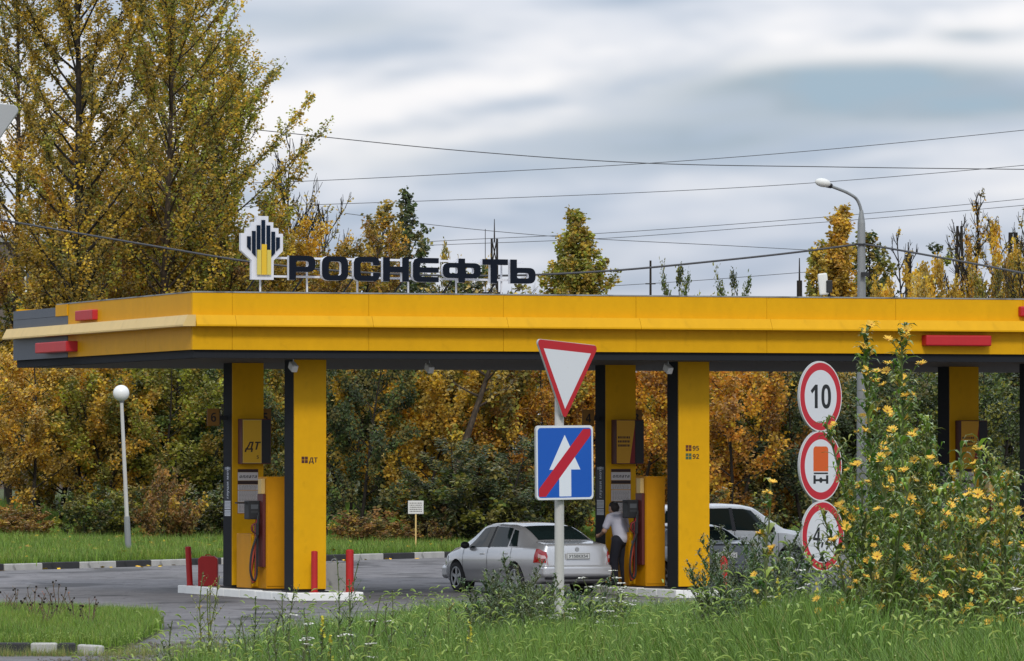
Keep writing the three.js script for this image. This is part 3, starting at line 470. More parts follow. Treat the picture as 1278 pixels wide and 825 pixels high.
// ---------------------------------------------------------------- lamps
{
  const b = at(161, 690, 124), gy = farH(b.x, b.z), g = thing('globe_lamp', [b.x, gy - 0.05, b.z], 'white globe lamp on a slightly leaning pale pole', 'lamp post');
  const H = at(0, 488, 124).y - gy;
  part('pole_base', new THREE.CylinderGeometry(0.075, 0.085, 1.05, 12).translate(0, 0.5, 0), M.galv, g);
  part('pole', new THREE.CylinderGeometry(0.042, 0.055, H - 1.0, 12).translate(0, 1.0 + (H - 1.0) / 2, 0), M.whitePaint, g);
  part('collar', new THREE.CylinderGeometry(0.09, 0.05, 0.1, 12).translate(0, H - 0.2, 0), M.galv, g);
  part('globe', new THREE.SphereGeometry(0.21, 24, 16).translate(0, H, 0), std([0.80, 0.79, 0.76], 0.35), g);
  g.rotation.z = 0.048;
}
{
  const D = 108, b = at(1075.5, 575, D), g = thing('street_lamp', [b.x, 0, b.z], 'tall grey street lamp rising behind the canopy with a curved arm', 'street lamp');
  const y = (py) => at(0, py, D).y, x = (px) => (px - 1075.5) / FOCAL * D;
  part('pole', new THREE.CylinderGeometry(0.085, 0.135, y(278), 12).translate(0, y(278) / 2, 0), M.galv, g);
  part('pole_neck', new THREE.CylinderGeometry(0.04, 0.085, y(262) - y(278), 12).translate(0, (y(262) + y(278)) / 2, 0), M.galv, g);
  part('arm', tube([[0, y(266), 0], [x(1074), y(258), 0.02], [x(1069), y(248), 0.06], [x(1058), y(241), 0.14], [x(1036), y(233), 0.32]], 0.035, 8, 20), M.galv, g);
  const h = new THREE.SphereGeometry(0.5, 18, 12).scale(0.36, 0.2, 0.24).rotateZ(-0.18).translate(x(1026), y(229), 0.40); part('lamp_head', h, M.white, g);
  part('head_socket', rod([x(1037), y(233), 0.31], [x(1029), y(230.5), 0.38], 0.055, 0.075, 10), M.black, g);
  part('insulator', [box(-0.02, 0.16, y(345), y(340), 0.1, 0.22), box(-0.15, 0.15, y(306), y(304), 0.06, 0.12)], M.black, g);
}

// ---------------------------------------------------------------- overhead wires, each span a thing of its own
{
  const span = (pts, D, r, label) => { const g = tube(pts.map(([x, y, d]) => at(x, y, d || D)), r, 5, 60), m = part('overhead_wire', g, M.wire); tag(m, label, 'wire', 'overhead wires'); };
  span([[120, 140], [343, 164], [580, 188], [800, 203], [1040, 208], [1278, 211], [1420, 212]], 170, 0.016, 'uppermost wire falling gently towards the street lamp');
  span([[240, 230], [375, 226], [600, 215], [800, 204], [1000, 189], [1278, 162], [1400, 148]], 185, 0.013, 'thin wire rising to the upper right and crossing the uppermost wire');
  span([[300, 258], [430, 254], [600, 248], [800, 240], [1000, 229], [1278, 206], [1400, 194]], 200, 0.013, 'thin wire passing just beside the street lamp head');
  span([[430, 266], [545, 281], [680, 294], [760, 299], [900, 306], [1010, 312]], 230, 0.015, 'thin wire falling towards the street lamp below the others');
  span([[480, 305], [560, 300], [750, 291], [950, 277], [1120, 263], [1278, 248], [1400, 236]], 230, 0.014, 'upper one of the close pair of wires crossing the street lamp arm');
  span([[480, 308], [560, 305], [760, 297], [950, 283], [1120, 270], [1278, 256], [1400, 245]], 230, 0.014, 'lower one of the close pair of wires crossing the street lamp pole');
  span([[760, 357], [870, 350], [1000, 340], [1130, 330]], 230, 0.014, 'faint low wire just above the canopy roof');
  span([[1076, 304, 108], [1000, 314, 108], [900, 325, 108], [760, 338, 108], [620, 344, 108], [470, 341, 108], [330, 329, 108], [180, 305, 108], [0, 274, 108], [-120, 252, 108]], 108, 0.024, 'black cable sagging from the street lamp behind the rooftop letters');
  span([[1076, 304, 108], [1150, 317, 106], [1278, 341, 103], [1400, 368, 100]], 108, 0.024, 'black cable falling away to the side of the bare trees');
}
// ---------------------------------------------------------------- far masts
{
  const mast = (px, top, bot, D, build, label) => { const b = at(px, 575, D), g = thing('power_mast', [b.x, -0.3, b.z], label, 'mast', 'far power masts'); build(g, at(0, top, D).y + 0.3, D); return g; };
  const lattice = (w0, w1) => (g, H) => {
    const leg = (sx, sz) => part('leg', bar([sx * w0, 0, sz * w0], [sx * w1, H, sz * w1], 0.13, 0.13), M.barkDark, g);
    leg(-1, -1); leg(1, -1); leg(-1, 1); leg(1, 1);
    const br = []; for (let i = 0; i < 10; i++) { const t0 = i / 10, t1 = (i + 1) / 10, a = w0 + (w1 - w0) * t0, b = w0 + (w1 - w0) * t1; for (const s of [-1, 1]) { br.push(bar([-a * s, H * t0, a], [b * s, H * t1, b], 0.07, 0.07), bar([a, H * t0, -a * s], [b, H * t1, b * s], 0.07, 0.07)); } }
    part('bracing', br, M.barkDark, g);
  };
  mast(617, 298, 370, 290, (g, H) => { lattice(0.24, 0.16)(g, H); part('spike', rod([0, H - 0.2, 0], [0, H + 1.2, 0], 0.05, 0.02), M.barkDark, g); part('side_rod', rod([-0.55, H * 0.4, 0], [-0.55, H + 0.6, 0], 0.03, 0.02), M.barkDark, g); part('crossarm', bar([-0.8, H * 0.80, 0], [0.5, H * 0.80, 0], 0.1, 0.1), M.barkDark, g); }, 'dark mast standing behind the letter Т of the rooftop sign');
  mast(812, 325, 370, 330, (g, H) => { part('pole', rod([0, 0, 0], [0, H, 0], 0.14, 0.07), M.barkDark, g); part('crossarm', bar([-0.35, H - 1.6, 0], [0.35, H - 1.6, 0], 0.08, 0.08), M.barkDark, g); }, 'thin mast beside the pointed poplar above the roof');
  mast(998, 322, 370, 300, (g, H) => { part('pole', rod([0, 0, 0], [0, H - 1.4, 0], 0.2, 0.17), M.barkDark, g); part('spike', rod([0, H - 1.5, 0], [0, H, 0], 0.06, 0.03), M.barkDark, g); }, 'short dark mast beside the roof floodlight');
  mast(1134, 302, 370, 300, (g, H) => { part('pole', rod([0, 0, 0], [0, H - 0.8, 0], 0.24, 0.2), M.barkDark, g); part('spike', rod([0, H - 0.9, 0], [0, H, 0], 0.05, 0.03), M.barkDark, g); }, 'dark mast between the green bush and the street lamp');
  mast(1198, 282, 372, 290, lattice(0.55, 0.12), 'tapering lattice mast among the bare trees');
  mast(1265, 290, 375, 280, (g, H) => { for (const s of [-0.35, 0.35]) part('pole', rod([s * 1.5, 0, 0], [s * 0.4, H, 0], 0.16, 0.13), M.barkDark, g); part('crossarm', bar([-1.4, H * 0.72, 0.1], [1.4, H * 0.72, 0.1], 0.12, 0.12), M.barkDark, g); part('brace', bar([-0.9, H * 0.5, 0.1], [0.9, H * 0.8, 0.1], 0.1, 0.1), M.barkDark, g); }, 'twin legged wooden mast at the picture edge');
  // grey chimney with a flared head behind the emblem
  const D = 380, b = at(333, 575, D), g = thing('chimney', [b.x, -0.3, b.z], 'grey chimney with a flared cap behind the emblem', 'chimney'), H = at(0, 253, D).y;
  part('shaft', new THREE.CylinderGeometry(0.55, 0.95, H, 18).translate(0, H / 2, 0), M.galv, g);
  part('cap', new THREE.CylinderGeometry(0.86, 0.58, 0.35, 18).translate(0, H + 0.1, 0), M.galv, g); part('cap_rim', new THREE.CylinderGeometry(0.88, 0.88, 0.16, 18).translate(0, H + 0.36, 0), M.concrete, g);
}
{ // drab building half hidden behind the trees
  const D = 250, r = at(300, 575, D), g = thing('building', [r.x, -0.3, r.z], 'drab grey building half hidden behind the trees', 'building'), H = at(0, 302, D).y + 0.3, W = 13;
  const wall = std([0.20, 0.165, 0.145], 0.95, { map: concreteTex });
  part('wall', box(-W, 0, 0, H, -9, 0), wall, g); part('roof_edge', box(-W - 0.15, 0.15, H, H + 0.3, -9.15, 0.15), M.galv, g); part('downpipe', rod([-0.2, 0, 0.1], [-0.2, H, 0.1], 0.07), M.galv, g);
  for (let f = 0; f < 4; f++) for (let i = 0; i < 4; i++) { const x = -1.9 - i * 3.1, y = H - 2.6 - f * 3.0, w = new THREE.Group(); w.name = 'window'; w.position.set(x, y, 0.012); g.add(w); part('frame', [box(-0.75, -0.66, 0, 1.4, -0.01, 0.05), box(0.66, 0.75, 0, 1.4, -0.01, 0.05), box(-0.66, 0.66, 0, 0.09, -0.01, 0.05), box(-0.66, 0.66, 1.31, 1.4, -0.01, 0.05), box(-0.04, 0.04, 0.09, 1.31, -0.01, 0.045)], M.white, w); part('pane', box(-0.66, 0.66, 0.09, 1.31, -0.008, 0.012), std([0.05, 0.06, 0.07], 0.1), w); part('sill', box(-0.82, 0.82, -0.07, -0.002, -0.01, 0.12), M.concrete, w); }
}

// ---------------------------------------------------------------- cars
function makeCar(name, label, paint, o) {
  const g = thing(name, [0, 0, 0], label, 'car', 'cars at the pumps'), s = o.tall || 1;
  const T = (tab) => (x) => { let i = 0; while (i < tab.length - 2 && x > tab[i + 1][0]) i++; const [x0, y0] = tab[i], [x1, y1] = tab[i + 1], t = Math.min(1, Math.max(0, (x - x0) / (x1 - x0))); return y0 + (y1 - y0) * t; };
  const top0 = T(o.top), belt = T([[-2.285, 0.60], [-2.27, 0.76], [-2.245, 0.89], [-2.1, 0.955], [-1.7, 0.965], [0, 0.93], [1.0, 0.905], [1.3, 0.89], [1.7, 0.83], [2.0, 0.74], [2.2, 0.58], [2.285, 0.42]]);
  const top = (x) => Math.max(top0(x), belt(x) + 0.01);
  const hw = T([[-2.285, 0.58], [-2.265, 0.70], [-2.2, 0.785], [-2.0, 0.845], [-1.5, 0.88], [0, 0.885], [1.3, 0.88], [1.9, 0.835], [2.15, 0.73], [2.25, 0.62], [2.285, 0.5]]);
  const bot = T([[-2.285, 0.42], [-2.2, 0.29], [-1.9, 0.23], [1.9, 0.2], [2.2, 0.24], [2.285, 0.37]]);
  const wr = (x) => Math.min(T([[-2.285, 0.52], [-2.2, 0.70], [-1.72, 0.68], [-1.0, 0.62], [0, 0.61], [0.6, 0.61], [1.0, 0.67], [1.3, 0.74], [2.0, 0.70], [2.285, 0.4]])(x), hw(x) * 0.93);
  const upper = (x, q) => { const h = hw(x) * 0.945, b = belt(x), t = top(x), k = Math.min(1, (t - b) / 0.3); return [h + (wr(x) - h) * q, b + (t - 0.055 * k - b) * q]; };
  const lower = (x, q) => { const b = bot(x), t = belt(x), h = hw(x), f = q < 0.35 ? 0.93 + 0.055 * (q / 0.35) : q < 0.6 ? 0.985 + 0.015 * (q - 0.35) / 0.25 : q < 0.82 ? 1 - 0.012 * (q - 0.6) / 0.22 : 0.988 - 0.036 * (q - 0.82) / 0.18; return [h * f, b + 0.05 + (t - b - 0.05) * q]; };
  const half = (x) => { const t = top(x), b = belt(x), k = Math.min(1, (t - b) / 0.3), w = wr(x), r = [[0, bot(x)], [hw(x) * 0.80, bot(x)], [hw(x) * 0.9, bot(x) + 0.015]]; for (const q of [0, 0.15, 0.35, 0.5, 0.65, 0.8, 0.92, 1]) r.push(lower(x, q)); for (const q of [0.02, 0.25, 0.5, 0.75, 0.93, 1]) r.push(upper(x, q)); r.push([w * 0.93, t - 0.028 * k], [w * 0.8, t - 0.012 * k], [w * 0.45, t], [0, t + 0.006 * k]); return r; };
  const xs = []; for (let i = 0; i <= 84; i++) { const u = i / 84 * 2 - 1; xs.push(2.285 * Math.sin(u * Math.PI / 2) * 0.6 + 2.285 * u * 0.4); }
  const n = half(0).length, ringN = 2 * n - 2, pos = [], idx = [];
  for (const x of xs) { const h = half(x); for (const [z, y] of h) pos.push(x, y, z); for (let i = n - 2; i > 0; i--) pos.push(x, h[i][1], -h[i][0]); }
  for (let i = 0; i < xs.length - 1; i++) for (let j = 0; j < ringN; j++) { const a = i * ringN + j, b = i * ringN + (j + 1) % ringN, c = a + ringN, d = b + ringN; idx.push(a, b, c, b, d, c); }
  for (const [i, flip] of [[0, 0], [xs.length - 1, 1]]) { const c = pos.length / 3, h = half(xs[i]); pos.push(xs[i], (h[0][1] + h[n - 1][1]) / 2, 0); for (let j = 0; j < ringN; j++) { const a = i * ringN + j, b = i * ringN + (j + 1) % ringN; flip ? idx.push(a, b, c) : idx.push(b, a, c); } }
  let geo = new THREE.BufferGeometry(); geo.setAttribute('position', new THREE.Float32BufferAttribute(pos, 3)); geo.setIndex(idx); geo.computeVertexNormals();
  // which way is out?
  { const c = new THREE.Vector3(), nn = geo.attributes.normal, pp = geo.attributes.position; let sgn = 0; for (let i = 0; i < pp.count; i += 7) sgn += nn.getZ(i) * pp.getZ(i); if (sgn < 0) { for (let i = 0; i < idx.length; i += 3) { const t = idx[i]; idx[i] = idx[i + 1]; idx[i + 1] = t; } geo.setIndex(idx); geo.computeVertexNormals(); } }
  geo.setAttribute('uv', new THREE.Float32BufferAttribute(new Float32Array(pos.length / 3 * 2), 2));
  const ev = new Evaluator(); ev.attributes = ['position', 'normal', 'uv']; ev.useGroups = false;
  const wheels = [[1.40, 1], [1.40, -1], [-1.18, 1], [-1.18, -1]];
  let brush = new Brush(geo); brush.updateMatrixWorld();
  for (const [wx, sd] of wheels) { const cy = new Brush(new THREE.CylinderGeometry(0.365, 0.365, 0.5, 28).rotateX(Math.PI / 2)); cy.position.set(wx, 0.325, sd * 0.84); cy.updateMatrixWorld(); brush = ev.evaluate(brush, cy, SUBTRACTION); brush.updateMatrixWorld(); }
  const body = part('body', brush.geometry, paint, g);
  const patch = (f, nu, nv) => { const p = [], ix = []; for (let i = 0; i <= nu; i++) for (let j = 0; j <= nv; j++) p.push(...f(i / nu, j / nv)); for (let i = 0; i < nu; i++) for (let j = 0; j < nv; j++) { const a = i * (nv + 1) + j, b = a + 1, c = a + nv + 1, d = c + 1; ix.push(a, b, c, b, d, c); } const q = new THREE.BufferGeometry(); q.setAttribute('position', new THREE.Float32BufferAttribute(p, 3)); q.setIndex(ix); q.computeVertexNormals(); const nn = q.attributes.normal, m = p.length / 3; let out = 0; for (let i = 0; i < m; i++) out += nn.getZ(i) * p[i * 3 + 2] + nn.getY(i) * (p[i * 3 + 1] - 0.7) + 0.3 * nn.getX(i) * p[i * 3]; if (out < 0) { for (let i = 0; i < ix.length; i += 3) { const t = ix[i]; ix[i] = ix[i + 1]; ix[i + 1] = t; } q.setIndex(ix); q.computeVertexNormals(); } return q; };
  const glass = phys([0.012, 0.022, 0.022], 0.05, { ior: 1.38, specularIntensity: 0.55 }), trim = M.black;
  const lerp = (a, b, t) => a + (b - a) * t;
  for (const sd of [1, -1]) {
    const side = (nm, r0, r1, f0, f1, q0, q1, m, off = 0.006, surf = upper) => part(nm, patch((u, v) => { const x = lerp(lerp(r0, r1, v), lerp(f0, f1, v), u), [z, y] = surf(x, lerp(q0, q1, v)); return [x, y, sd * (z + off)]; }, 14, 6), m, g);
    side('window', 0.045, 0.03, 1.02, 0.50, 0.06, 0.93, glass); side('window', o.rw ? o.rw[0] : -0.80, o.rw ? o.rw[1] : -0.74, -0.05, -0.05, 0.06, 0.93, glass); side('window', o.qw ? o.qw[0] : -1.22, o.qw ? o.qw[1] : -0.98, -0.86, -0.80, 0.10, 0.90, glass);
    side('pillar', -0.05, -0.05, 0.045, 0.03, 0.02, 0.95, trim, 0.004);
    for (const x of [0.0, -1.02, 1.08]) side('shut_line', x - 0.006, x - 0.006, x + 0.006, x + 0.006, 0.1, 1, M.rubber, 0.0025, lower);
    side('side_moulding', -0.92, -0.92, 0.98, 0.98, 0.30, 0.36, o.mould || paint, 0.012, lower);
    for (const x of [0.14, -0.88]) { const [z, y] = lower(x, 0.83); part('door_handle', box(x - 0.02, x + 0.18, y - 0.018, y + 0.018, sd * z - 0.012, sd * z + 0.028, 0.01), paint, g); }
    const [mz, my] = upper(0.92, 0.05); part('mirror', new THREE.SphereGeometry(0.1, 12, 8).scale(0.75, 0.75, 1.0).translate(0.88, my + 0.06, sd * (mz + 0.10)), M.black, g);
    side('tail_light', -2.272, -2.262, -1.96, -2.02, 0.56, 0.99, phys([0.34, 0.008, 0.012], 0.12, { clearcoat: 1 }), 0.006, lower);
    side('tail_light_lens', -2.262, -2.262, -2.10, -2.10, 0.72, 0.84, phys([0.62, 0.42, 0.42], 0.15, { clearcoat: 1 }), 0.010, lower);
    side('head_light', 1.80, 1.86, 2.2, 2.18, 0.70, 0.97, phys([0.6, 0.62, 0.64], 0.1, { clearcoat: 1 }), 0.006, lower);
  }
  const topPatch = (nm, x0, x1, k, m) => part(nm, patch((u, v) => { const x = lerp(x0, x1, u), zz = (v * 2 - 1) * k, w = wr(x), kk = Math.min(1, (top(x) - belt(x)) / 0.3); return [x, top(x) - 0.028 * kk * Math.abs(zz) ** 2.5 + 0.008, zz * w]; }, 10, 8), m, g);
  topPatch('rear_window', o.rearGlass[0], o.rearGlass[1], 0.86, glass); topPatch('windscreen', 0.64, 1.22, 0.88, glass);
  part('rear_bumper', box(-2.325, -2.0, 0.37, 0.63, -0.80, 0.80, 0.085), paint, g); part('bumper_valance', box(-2.28, -2.05, 0.33, 0.399, -0.72, 0.72, 0.03), M.black, g);
  part('front_bumper', box(2.02, 2.31, 0.26, 0.56, -0.76, 0.76, 0.09), paint, g);
  const plate = part('number_plate', box(-2.312, -2.292, 0.735, 0.86, -0.27, 0.27, 0.005), M.white, g);
  const pt = canvasTex(256, 60, (x, w, h) => { x.fillStyle = '#c9cac8'; x.fillRect(0, 0, w, h); x.strokeStyle = '#222'; x.lineWidth = 4; x.strokeRect(3, 3, w - 6, h - 6); x.fillStyle = '#23252a'; x.font = 'bold 46px sans-serif'; x.textAlign = 'center'; x.fillText(o.plate, w / 2, 47); });
  part('plate_print', new THREE.PlaneGeometry(0.53, 0.117).rotateY(-Math.PI / 2).translate(-2.3135, 0.7975, 0), plateMat(pt), plate);
  part('badge', new THREE.CylinderGeometry(0.045, 0.045, 0.012, 16).rotateZ(Math.PI / 2).translate(-2.262, 0.935, 0), M.steel, g);
  for (const [wx, sd] of wheels) {
    const w = new THREE.Group(); w.name = 'wheel'; w.position.set(wx, 0.315, sd * 0.765); g.add(w);
    const prof = [[0.20, -0.1], [0.27, -0.105], [0.305, -0.09], [0.315, -0.05], [0.315, 0.05], [0.305, 0.09], [0.27, 0.105], [0.20, 0.1]].map(([r, y]) => new THREE.Vector2(r, y)); part('tyre', new THREE.LatheGeometry(prof, 32).rotateX(Math.PI / 2), M.rubber, w);
    const rim = [new THREE.CylinderGeometry(0.205, 0.205, 0.02, 28).rotateX(Math.PI / 2).translate(0, 0, sd * 0.02), new THREE.TorusGeometry(0.20, 0.016, 6, 28).translate(0, 0, sd * 0.095), new THREE.CylinderGeometry(0.05, 0.055, 0.05, 14).rotateX(Math.PI / 2).translate(0, 0, sd * 0.085)];
    for (let i = 0; i < 5; i++) { const a = i * Math.PI * 2 / 5 + 0.3; rim.push(bar([0, 0, sd * 0.085], [Math.cos(a) * 0.2, Math.sin(a) * 0.2, sd * 0.09], 0.065, 0.02)); }
    part('rim', rim.slice(1), std([0.45, 0.46, 0.47], 0.35, { metalness: 0.5 }), w); part('hub_disc', rim[0], std([0.05, 0.05, 0.055], 0.6), w);
    part('wheel_well', new THREE.CylinderGeometry(0.36, 0.36, 0.02, 20).rotateX(Math.PI / 2).translate(0, 0.01, -sd * 0.16), M.rubber, w);
  }
  if (s !== 1) g.scale.set(1, s, 1);
  return g;
}
const liftback = [[-2.285, 0.62], [-2.27, 0.82], [-2.245, 0.99], [-2.2, 1.045], [-2.0, 1.07], [-1.74, 1.105], [-1.35, 1.285], [-1.0, 1.395], [-0.6, 1.447], [-0.1, 1.465], [0.3, 1.45], [0.6, 1.40], [1.0, 1.17], [1.28, 0.985], [1.7, 0.92], [2.0, 0.83], [2.2, 0.68], [2.27, 0.52], [2.285, 0.44]];
const wagon = [[-2.285, 0.62], [-2.27, 0.85], [-2.25, 1.02], [-2.18, 1.14], [-1.95, 1.36], [-1.75, 1.425], [-1.0, 1.465], [-0.1, 1.475], [0.3, 1.46], [0.6, 1.41], [1.0, 1.17], [1.28, 0.99], [1.7, 0.93], [2.0, 0.84], [2.2, 0.68], [2.27, 0.52], [2.285, 0.44]];
const heading = (fx, fz) => Math.atan2(-fz, fx);
{
  const silver = phys([0.60, 0.60, 0.61], 0.26, { metalness: 0.55, clearcoat: 1, clearcoatRoughness: 0.04 });
  const c = makeCar('parked_car', 'silver liftback car standing at the second pump island', silver, { top: liftback, rearGlass: [-1.70, -1.0], plate: 'У150КХ54' });
  const R = at(721, 575, 93.3), f = V(-0.469, 0, -0.883), sc = 0.96; c.scale.setScalar(sc); c.position.set(R.x + f.x * 2.285 * sc, 0.004, R.z + f.z * 2.285 * sc); c.rotation.y = heading(f.x, f.z);
  const dark = phys([0.055, 0.062, 0.075], 0.3, { metalness: 0.3, clearcoat: 1, clearcoatRoughness: 0.1 });
  const d = makeCar('parked_car', 'dark grey car with red tail light half hidden by weeds', dark, { top: liftback, rearGlass: [-1.70, -1.0], plate: 'К208МО54' });
  const R2 = at(905, 575, 95.2), f2 = V(-0.40, 0, -0.916); d.scale.set(0.96, 0.93, 0.96); d.position.set(R2.x + f2.x * 2.2, 0.004, R2.z + f2.z * 2.2); d.rotation.y = heading(f2.x, f2.z);
  const white = phys([0.74, 0.74, 0.73], 0.35, { clearcoat: 0.9, clearcoatRoughness: 0.1 });
  const e = makeCar('parked_car', 'tall white car behind the dark one, seen from its side', white, { top: wagon, rearGlass: [-2.2, -1.95], plate: 'А731ЕР54', rw: [-1.0, -0.95], qw: [-1.8, -1.62] });
  const C = at(897, 575, 107); e.scale.set(0.98, 1.13, 1); e.position.set(C.x, 0.004, C.z); e.rotation.y = heading(0.93, -0.37);
}

// ---------------------------------------------------------------- the person at the pump
function blob(capsules, lo, hi, N, k = 0.04) {
  const mc = new MarchingCubes(N, M.white, false, false, 120000), c = lo.map((v, i) => (v + hi[i]) / 2), hs = Math.max(...hi.map((v, i) => (v - lo[i]) / 2)), size = mc.size, half = size / 2;
  for (let z = 0; z < size; z++) for (let y = 0; y < size; y++) for (let x = 0; x < size; x++) {
    const px = c[0] + (x - half) / half * hs, py = c[1] + (y - half) / half * hs, pz = c[2] + (z - half) / half * hs; let acc = 1e3;
    for (const [a, b, ra, rb, sq] of capsules) {
      const bx = b[0] - a[0], by = b[1] - a[1], bz = b[2] - a[2], qx = px - a[0], qy = py - a[1], qz = pz - a[2], l2 = bx * bx + by * by + bz * bz || 1e-9, t = Math.max(0, Math.min(1, (qx * bx + qy * by + qz * bz) / l2));
      let dx = qx - bx * t, dy = qy - by * t, dz = qz - bz * t; if (sq) dx *= sq; const d = (Math.sqrt(dx * dx + dy * dy + dz * dz) - (ra + (rb - ra) * t)) / (sq && sq > 1 ? 1 : 1);
      const h = Math.max(0, k - Math.abs(acc - d)) / k; acc = Math.min(acc, d) - h * h * k * 0.25;
    }
    mc.field[x + y * size + z * size * size] = -acc;
  }
  mc.isolation = 0; mc.update();
  const nv = mc.count, g = new THREE.BufferGeometry(), p = new Float32Array(nv * 3); for (let i = 0; i < nv; i++) for (let q = 0; q < 3; q++) p[i * 3 + q] = mc.positionArray[i * 3 + q] * hs + c[q];
  g.setAttribute('position', new THREE.BufferAttribute(p, 3)); g.setAttribute('normal', new THREE.BufferAttribute(new Float32Array(mc.normalArray.subarray(0, nv * 3)), 3));
  return g;
}
{
  const P = at(775, 575, 94.7), g = thing('person', [P.x, 0.15, P.z], 'person in a pale grey shirt and dark trousers bending at the pump', 'person');
  g.rotation.y = Math.atan2(-0.62, -0.78);
  const sh = [[-0.185, 1.345, 0.13], [0.185, 1.345, 0.13]], el = [[-0.27, 1.10, 0.16], [0.26, 1.09, 0.20]], wrP = [[-0.20, 0.96, 0.36], [0.17, 1.0, 0.44]];
  const arms = [0, 1].flatMap((i) => [[sh[i], el[i], 0.052, 0.042], [el[i], wrP[i], 0.042, 0.028]]);
  const headC = [0, 1.53, 0.245];
  const legs = [[[-0.10, 0.90, -0.01], [-0.11, 0.48, 0.05], 0.088, 0.058], [[-0.11, 0.48, 0.05], [-0.11, 0.09, 0.0], 0.058, 0.042], [[0.10, 0.90, -0.01], [0.12, 0.48, 0.09], 0.088, 0.058], [[0.12, 0.48, 0.09], [0.13, 0.09, 0.03], 0.058, 0.042]];
  const torso = [[[0, 0.95, -0.01], [0, 1.08, 0.02], 0.135, 0.13], [[0, 1.08, 0.02], [0, 1.30, 0.10], 0.13, 0.14], [[-0.10, 1.33, 0.12], [0.10, 1.33, 0.12], 0.10, 0.10], [[0, 1.36, 0.14], [0, 1.47, 0.20], 0.058, 0.05]];
  const head = [[[0, 1.50, 0.25], [0, 1.56, 0.235], 0.082, 0.094], [[0, 1.47, 0.29], [0, 1.49, 0.30], 0.04, 0.05], [[0, 1.515, 0.335], [0, 1.50, 0.345], 0.014, 0.016], [[-0.088, 1.52, 0.235], [-0.09, 1.54, 0.23], 0.018, 0.02], [[0.088, 1.52, 0.235], [0.09, 1.54, 0.23], 0.018, 0.02]];
  const hands = [0, 1].flatMap((i) => { const w = wrP[i], s = i ? 1 : -1, out = [[w, [w[0] + 0.005 * s, w[1] - 0.015, w[2] + 0.07], 0.028, 0.034]]; for (let f = 0; f < 4; f++) { const o = (f - 1.5) * 0.019, L = [0.06, 0.072, 0.068, 0.052][f], b = [w[0] + 0.005 * s, w[1] - 0.012 + o, w[2] + 0.085], m = [b[0] - 0.008 * s, b[1] - 0.006, b[2] + L * 0.55]; out.push([b, m, 0.0095, 0.009], [m, [m[0] - 0.03 * s, m[1] - 0.01, m[2] + L * 0.35], 0.009, 0.008]); } out.push([[w[0], w[1] + 0.02, w[2] + 0.03], [w[0] - 0.03 * s, w[1] + 0.035, w[2] + 0.07], 0.011, 0.009]); return out; });
  const skin = std([0.42, 0.25, 0.17], 0.6);
  const bodyG = mergeGeometries([blob([...legs, ...torso, ...arms], [-0.4, 0.0, -0.3], [0.4, 1.7, 0.6], 110), blob(head, [-0.13, 1.40, 0.11], [0.13, 1.68, 0.37], 48, 0.025), ...[0, 1].map((i) => blob(hands.slice(i * 10, i * 10 + 10), [wrP[i][0] - 0.1, wrP[i][1] - 0.09, wrP[i][2] - 0.04], [wrP[i][0] + 0.1, wrP[i][1] + 0.09, wrP[i][2] + 0.18], 48, 0.008))]);
  const body = part('body', bodyG, skin, g);
  const grow = (c, d) => c.map(([a, b, ra, rb]) => [a, b, ra + d, rb + d]);
  part('shirt', blob([...grow(torso.slice(0, 3), 0.022), [sh[0], [-0.245, 1.18, 0.15], 0.078, 0.07], [sh[1], [0.238, 1.18, 0.175], 0.078, 0.07]], [-0.4, 0.85, -0.2], [0.4, 1.5, 0.4], 80), std([0.50, 0.49, 0.56], 0.9), g);
  part('trousers', blob([...grow(legs, 0.03), [[0, 0.92, -0.01], [0, 0.98, 0], 0.142, 0.14]], [-0.35, 0.03, -0.35], [0.35, 1.15, 0.35], 90), std([0.012, 0.013, 0.022], 0.95), g);
  part('hair', blob([[[0, 1.575, 0.222], [0, 1.55, 0.19], 0.098, 0.088], [[0, 1.50, 0.165], [0, 1.53, 0.175], 0.06, 0.075]], [-0.14, 1.40, 0.05], [0.14, 1.70, 0.33], 44, 0.03), std([0.014, 0.011, 0.010], 0.7), g);
  for (const [x, z] of [[-0.11, 0.0], [0.13, 0.03]]) part('shoe', blob([[[x, 0.045, z - 0.05], [x, 0.035, z + 0.14], 0.046, 0.036]], [x - 0.1, -0.03, z - 0.12], [x + 0.1, 0.15, z + 0.22], 32, 0.01), M.rubber, g);
}
